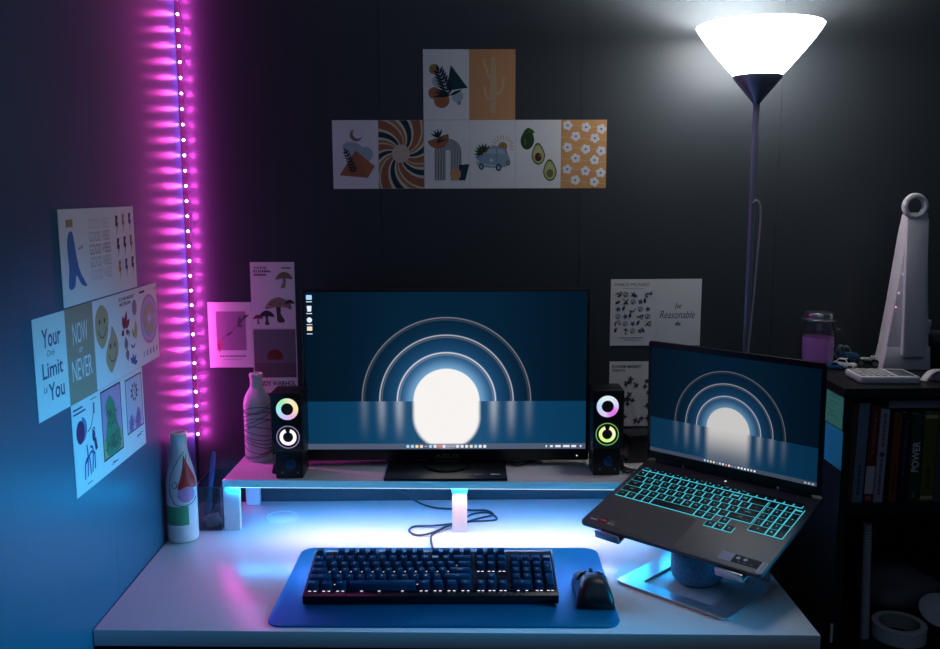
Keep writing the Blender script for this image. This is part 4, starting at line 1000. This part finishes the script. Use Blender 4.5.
# things on top of the bookcase
jr = thing('jar_mug', 'clear glass jar mug with lid, half full of purple drink', 'jar', (.7940, -.060, BZ))
M_glass = mat('jar_glass', (.95, .97, 1.), .04, trans=1., ior=1.3)
JP = [(.028, .001), (.034, .004), (.0355, .010), (.0355, .078), (.033, .088), (.0285, .094), (.0275, .104)]
mb = MB(); mb.lathe([(0, .001)] + JP + [(.0255, .104), (.0265, .093), (.031, .086), (.0335, .077), (.0335, .010), (.031, .006), (0, .006)], M_glass, 40); mb.build('glass_body', jr)
mb = MB(); mb.lathe([(0, .0065), (.0305, .0068), (.0332, .011), (.0332, .064), (0, .064)], mat('purple_drink', (.42, .22, .62), .12, coat=.5, emit=(.5, .15, .6), es=.05), 36); mb.build('drink', jr)  # faint emission added to the drink, which is no light source
mb = MB(); mb.lathe([(.0285, .1), (.036, .101), (.0365, .1035), (.031, .105), (.0305, .116), (.029, .118), (0, .1185)], M_metal, 40); mb.build('lid', jr)
mb = MB(); mb.tube(smooth_path([(.034, 0, .080), (.046, 0, .079), (.052, 0, .066), (.051, 0, .040), (.044, 0, .026), (.034, 0, .026)], 6), .0036, M_glass, 10); h_o = mb.build('handle', jr); h_o.rotation_euler = (0, 0, -.5)
mb = MB(); mb.w = .0002
a = MB(R(.42, 'Z') @ Matrix(((1, 0, 0, -.007), (0, 0, -1, -.0362), (0, 1, 0, .014), (0, 0, 0, 1)))); a.stroke([(.000, .004), (.014, .004), (.014, .044), (.000, .044)], .0012, K['wht'], True); a.build('printed_label_frame', jr, 0); mb.bm.free()

def toy_car(label, loc, rz, paint, roof, L=.05, group='toy cars on the bookcase', tall=1.):
    t = thing('toy_car', label, 'toy car', loc, rz, group)
    W = L * .42; b = MB(R(PI / 2, 'X'))
    b.prism([(x * L, z * L * tall) for x, z in ((-.5, .08), (.5, .08), (.5, .2), (.44, .27), (.2, .30), (-.42, .31), (-.5, .26))], -W / 2, W / 2, paint, .0008); b.build('car_body', t)
    b = MB(R(PI / 2, 'X')); b.prism([(x * L, z * L * tall) for x, z in ((-.36, .30), (.22, .295), (.08, .46), (-.24, .47))], -W * .42, W * .42, roof, .001); cb = b.build('cabin', t)
    gl_ = mat('toy_glass', (.01, .012, .015), .1)
    b = MB(R(PI / 2, 'X')); b.prism([(x * L, z * L * tall) for x, z in ((-.29, .325), (.13, .325), (.06, .43), (-.21, .44))], -W * .425, W * .425, gl_); b.prism([(x * L, z * L * tall) for x, z in ((.225, .31), (.19, .31), (.085, .445), (.10, .452))], -W * .33, W * .33, gl_); b.build('window_glass', cb, 0)
    for x in (-.3, .3):
        for s_ in (-1, 1):
            b = MB(); b.cyl(L * .105, -.002, .002, M_blkm, 18, L=T(x * L, s_ * W * .46, L * .105) @ R(PI / 2, 'X'), bev=.0006); b.cyl(L * .055, -.0023, .0023, M_metal, 12, L=T(x * L, s_ * W * .46, L * .105) @ R(PI / 2, 'X')); b.build('wheel', t)
    return t
wh = mat('toy_white', (.72, .72, .70), .3)
toy_car('small white toy car, nearest the calculator', (.8380, -.1000, BZ), -.75, wh, wh, .048)
toy_car('bright blue toy car at the jar side of the white toy car', (.8140, -.1080, BZ), -.25, mat('toy_blue', (.02, .16, .36), .25), mat('toy_blue_roof', (.02, .13, .30), .25), .034)
toy_car('slate blue toy car with a dark glazed cabin, parked behind the white one', (.8640, -.0420, BZ), -.15, mat('toy_slate', (.04, .13, .24), .25), mat('toy_slate2', (.16, .24, .30), .3), .056, tall=1.55)
mt = thing('toy_motorbike', 'black and white toy motorbike beside the desk lamp', 'toy motorbike', (.8930, -.0900, BZ), -.5)
for x in (-.014, .014):
    mb = MB(); mb.lathe([(.0055, -.002), (.0085, -.003), (.0095, 0), (.0085, .003), (.0055, .002), (.0055, -.002)], M_blkm, 20, L=T(x, 0, .0095) @ R(PI / 2, 'X')); mb.cyl(.0055, -.001, .001, M_metal, 14, L=T(x, 0, .0095) @ R(PI / 2, 'X')); mb.build('wheel', mt)
mb = MB(); mb.box((-.016, -.004, .016), (.008, .004, .022), mat('toy_white', (.6, .6, .6), .3), .002); mb.box((.004, -.0045, .019), (.016, .0045, .027), MATS['toy_white'], .002); mb.box((-.006, -.0045, .008), (.007, .0045, .016), M_blk, .001); mb.build('bike_body', mt)
mb = MB(); mb.tube([(.014, 0, .0095), (.009, 0, .028)], .0012, M_metal, 8); mb.tube([(.009, -.010, .029), (.009, .010, .029)], .0011, M_blk, 8); mb.build('handlebar', mt)

M_lampw = mat('lamp_white', (.80, .77, .83), .38, noise=.02, nscale=30)
dl = thing('desk_lamp', 'white folded desk lamp with a ring at its tip on the bookcase', 'desk lamp', (.9560, -.1080, BZ), math.radians(0))
DM = R(PI / 2, 'X')
mb = MB(DM); mb.prism([(-.0465, 0), (.0560, 0), (.0510, .060), (.0400, .200), (.0300, .330), (-.0060, .330), (-.0125, .290), (-.0290, .140)], -.030, .012, M_lampw, .004); mb.build('lamp_body', dl)
mb = MB(DM); mb.prism([(-.0475, 0), (.0580, 0), (.0545, .050), (-.0395, .050)], -.0315, .0135, M_lampw, .003); mb.build('base', dl)
mb = MB(DM); t = bmesh.new(); O = [(-.0165, .030), (.0425, .030), (.0425, .33)] + [(.013 + .0275 * math.cos(a), .345 + .0275 * math.sin(a)) for a in lin(.05, PI - .05, 17)] + [(-.0165, .33)]
mb.prism([(-.0110, .034), (-.0070, .030), (.0340, .030), (.0380, .034), (.0265, .322), (-.0190, .322)], .0135, .0245, M_lampw, .003); mb.build('lamp_arm', dl)
mb = MB(DM); t.free(); mb.lathe([(.0165, -.005), (.0205, -.0075), (.0250, -.0065), (.0275, 0), (.0250, .0065), (.0205, .0075), (.0165, .005), (.0165, -.005)], M_lampw, 44, L=T(-.0030, .3470, .019)); mb.build('end_ring', dl)
mb = MB(DM); mb.box((-.0185, .318, .0140), (.0245, .334, .0240), M_lampw, .003); mb.build('ring_collar', dl)
for x, z, c in ((-.0165, .206, 0), (-.0215, .166, 0), (-.0255, .1355, 1)):
    mb = MB(DM); mb.disc(0, 0, .0018, glow('touch_light_pink', (1., .35, .55), 1.2) if c else glow('touch_light_pale', (.9, .75, .85), .8)); mb.M = Matrix(); o = mb.build('touch_light', dl, 0); o.location = (x, -.0125, z)
mb = MB(T(.002, -.0325, .0) @ DM); mb.dw = 0; mb.bm.free()
cl = thing('calculator', 'white desk calculator lying on the bookcase in front of the lamp', 'calculator', (.8630, -.2170, BZ), math.radians(-3)); cl.rotation_euler = (0, 0, math.radians(-3)); cl.scale = (.90, .90, 1)
mb = MB(); mb.prism(rrect(-.066, -.047, .066, .047, .008, 5), .001, .015, mat('calc_white', (.78, .78, .84), .4, noise=.02, nscale=50), .003); mb.build('casing', cl)
mb = MB(); mb.w = .0153; mb.poly(rrect(.022, -.036, .058, .036, .002, 2), mat('calc_display', (.14, .16, .17), .2)); mb.build('display', cl, 0)
cm = mat('calc_key', (.50, .49, .47), .5); c0 = None
for i in range(5):
    for j in range(5):
        if c0 is None: mb = MB(); mb.box((-.0055, -.0055, 0), (.0055, .0055, .0022), cm, .0008); c0 = o = mb.build('key', cl)
        else: o = c0.copy(); COL.objects.link(o); o.parent = cl
        o.location = (-.055 + i * .0155, -.032 + j * .016, .0148)
sp_ = thing('wrist_strap', 'white curved strap with a lilac pad at the calculator corner', 'strap', (.9500, -.2350, BZ), .35)
mb = MB(); rows = [[(p.x, -.008, p.z), (p.x, .008, p.z)] for p in smooth_path([(-.014, 0, .0015), (-.004, 0, .012), (.008, 0, .019), (.022, 0, .020), (.04, 0, .019)], 6)]
mb.grid(rows, M_lampw); o = mb.build('band', sp_); q = o.modifiers.new('thick', 'SOLIDIFY'); q.thickness = .0022
mb = MB(); mb.box((.012, -.010, 0), (.06, .014, .016), mat('pad_lilac', (.42, .38, .46), .6, noise=.05, nscale=50), .003); mb.build('pad', sp_)
sb = thing('storage_box', 'dark lidded storage box half hidden behind the desk lamp', 'box', (1.100, -.060, BZ))
mb = MB(); mb.box((-.075, -.045, 0), (.075, .045, .056), M_blkm, .003); mb.build('box_body', sb)
mb = MB(); mb.box((-.078, -.048, .056), (.078, .048, .070), mat('lid_slate', (.07, .085, .10), .4), .003); mb.build('lid', sb)
bm_ = thing('tube_cap', 'small white capped tube on the dark box behind the lamp', 'tube', (1.0330, -.060, BZ + .070))
mb = MB(); mb.lathe([(0, 0), (.005, 0), (.006, .002), (.006, .018), (0, .018)], M_lampw, 16); mb.build('tube_body', bm_)
mb = MB(); mb.lathe([(0, .018), (.0075, .018), (.0075, .028), (.006, .030), (0, .030)], M_paper, 16); mb.build('cap', bm_)

# ------------------------------------------------------------------ lights
def area(name, loc, rot, sx, sy, e, col, spread=PI):
    l = bpy.data.lights.new(name, 'AREA'); l.shape = 'RECTANGLE'; l.size = sx; l.size_y = sy; l.energy = e; l.color = col; l.spread = spread
    o = bpy.data.objects.new(name, l); COL.objects.link(o); o.location = loc; o.rotation_euler = rot; return o
def point(name, loc, e, col, r):
    l = bpy.data.lights.new(name, 'POINT'); l.energy = e; l.color = col; l.shadow_soft_size = r
    o = bpy.data.objects.new(name, l); COL.objects.link(o); o.location = loc; return o
point('bulb_light', (fx, fy, 1.728), 9.5, (1., .95, .89), .022)
area('riser_led_back', (.005, -.2060, RT - .0200), (math.radians(76), 0, math.radians(-2.5)), .96, .006, 2.0, (.0, .34, 1.))
area('riser_led_front', (.005, -.2160, RT - .0200), (math.radians(-62), 0, math.radians(-2.5)), .96, .006, 1.15, (.0, .40, 1.))
area('riser_led_warm', (-.01, -.2250, RT - .0215), (math.radians(-14), 0, math.radians(-2.5)), .70, .006, .66, (1., .58, .42))
area('room_fill', (.1, -1.7, 2.5), (math.radians(32), 0, 0), 1.6, 1.2, 2.2, (.55, .72, 1.))
l = bpy.data.lights.new('blue_room_spot', 'SPOT'); l.energy = 150; l.color = (.0, .48, 1.); l.spot_size = math.radians(35); l.spot_blend = 1.; l.shadow_soft_size = .12
o = bpy.data.objects.new('blue_room_spot', l); COL.objects.link(o); o.location = (1.25, -.72, 1.15)
o.rotation_euler = (Vector((LX, -.72, .82)) - o.location).to_track_quat('-Z', 'Y').to_euler()
w = bpy.data.worlds.new('dim_room'); sc.world = w; w.use_nodes = True
bg = w.node_tree.nodes['Background']; bg.inputs[0].default_value = (.25, .35, .55, 1); bg.inputs[1].default_value = .035

# ------------------------------------------------------------------ camera
cam = bpy.data.cameras.new('camera'); co = bpy.data.objects.new('camera', cam); COL.objects.link(co)
cam.sensor_fit = 'HORIZONTAL'; cam.sensor_width = 36; cam.lens = 900 / 940 * 36; cam.clip_start = .05
pitch, cyaw, roll = math.atan(133 / 900), math.radians(.95), .003
f = Vector((math.sin(cyaw) * math.cos(pitch), math.cos(cyaw) * math.cos(pitch), -math.sin(pitch)))
r = f.cross(Vector((0, 0, 1))).normalized(); u = r.cross(f)
r2 = r * math.cos(roll) - u * math.sin(roll); u2 = r2.cross(f)
co.matrix_world = Matrix(((r2.x, u2.x, -f.x, 0), (r2.y, u2.y, -f.y, -1.99), (r2.z, u2.z, -f.z, 1.45), (0, 0, 0, 1)))
sc.camera = co
sc.view_settings.view_transform = 'Standard'
sc.view_settings.look = 'None'
sc.cycles.use_denoising = True
sc.cycles.max_bounces = 8
sc.cycles.caustics_reflective = False
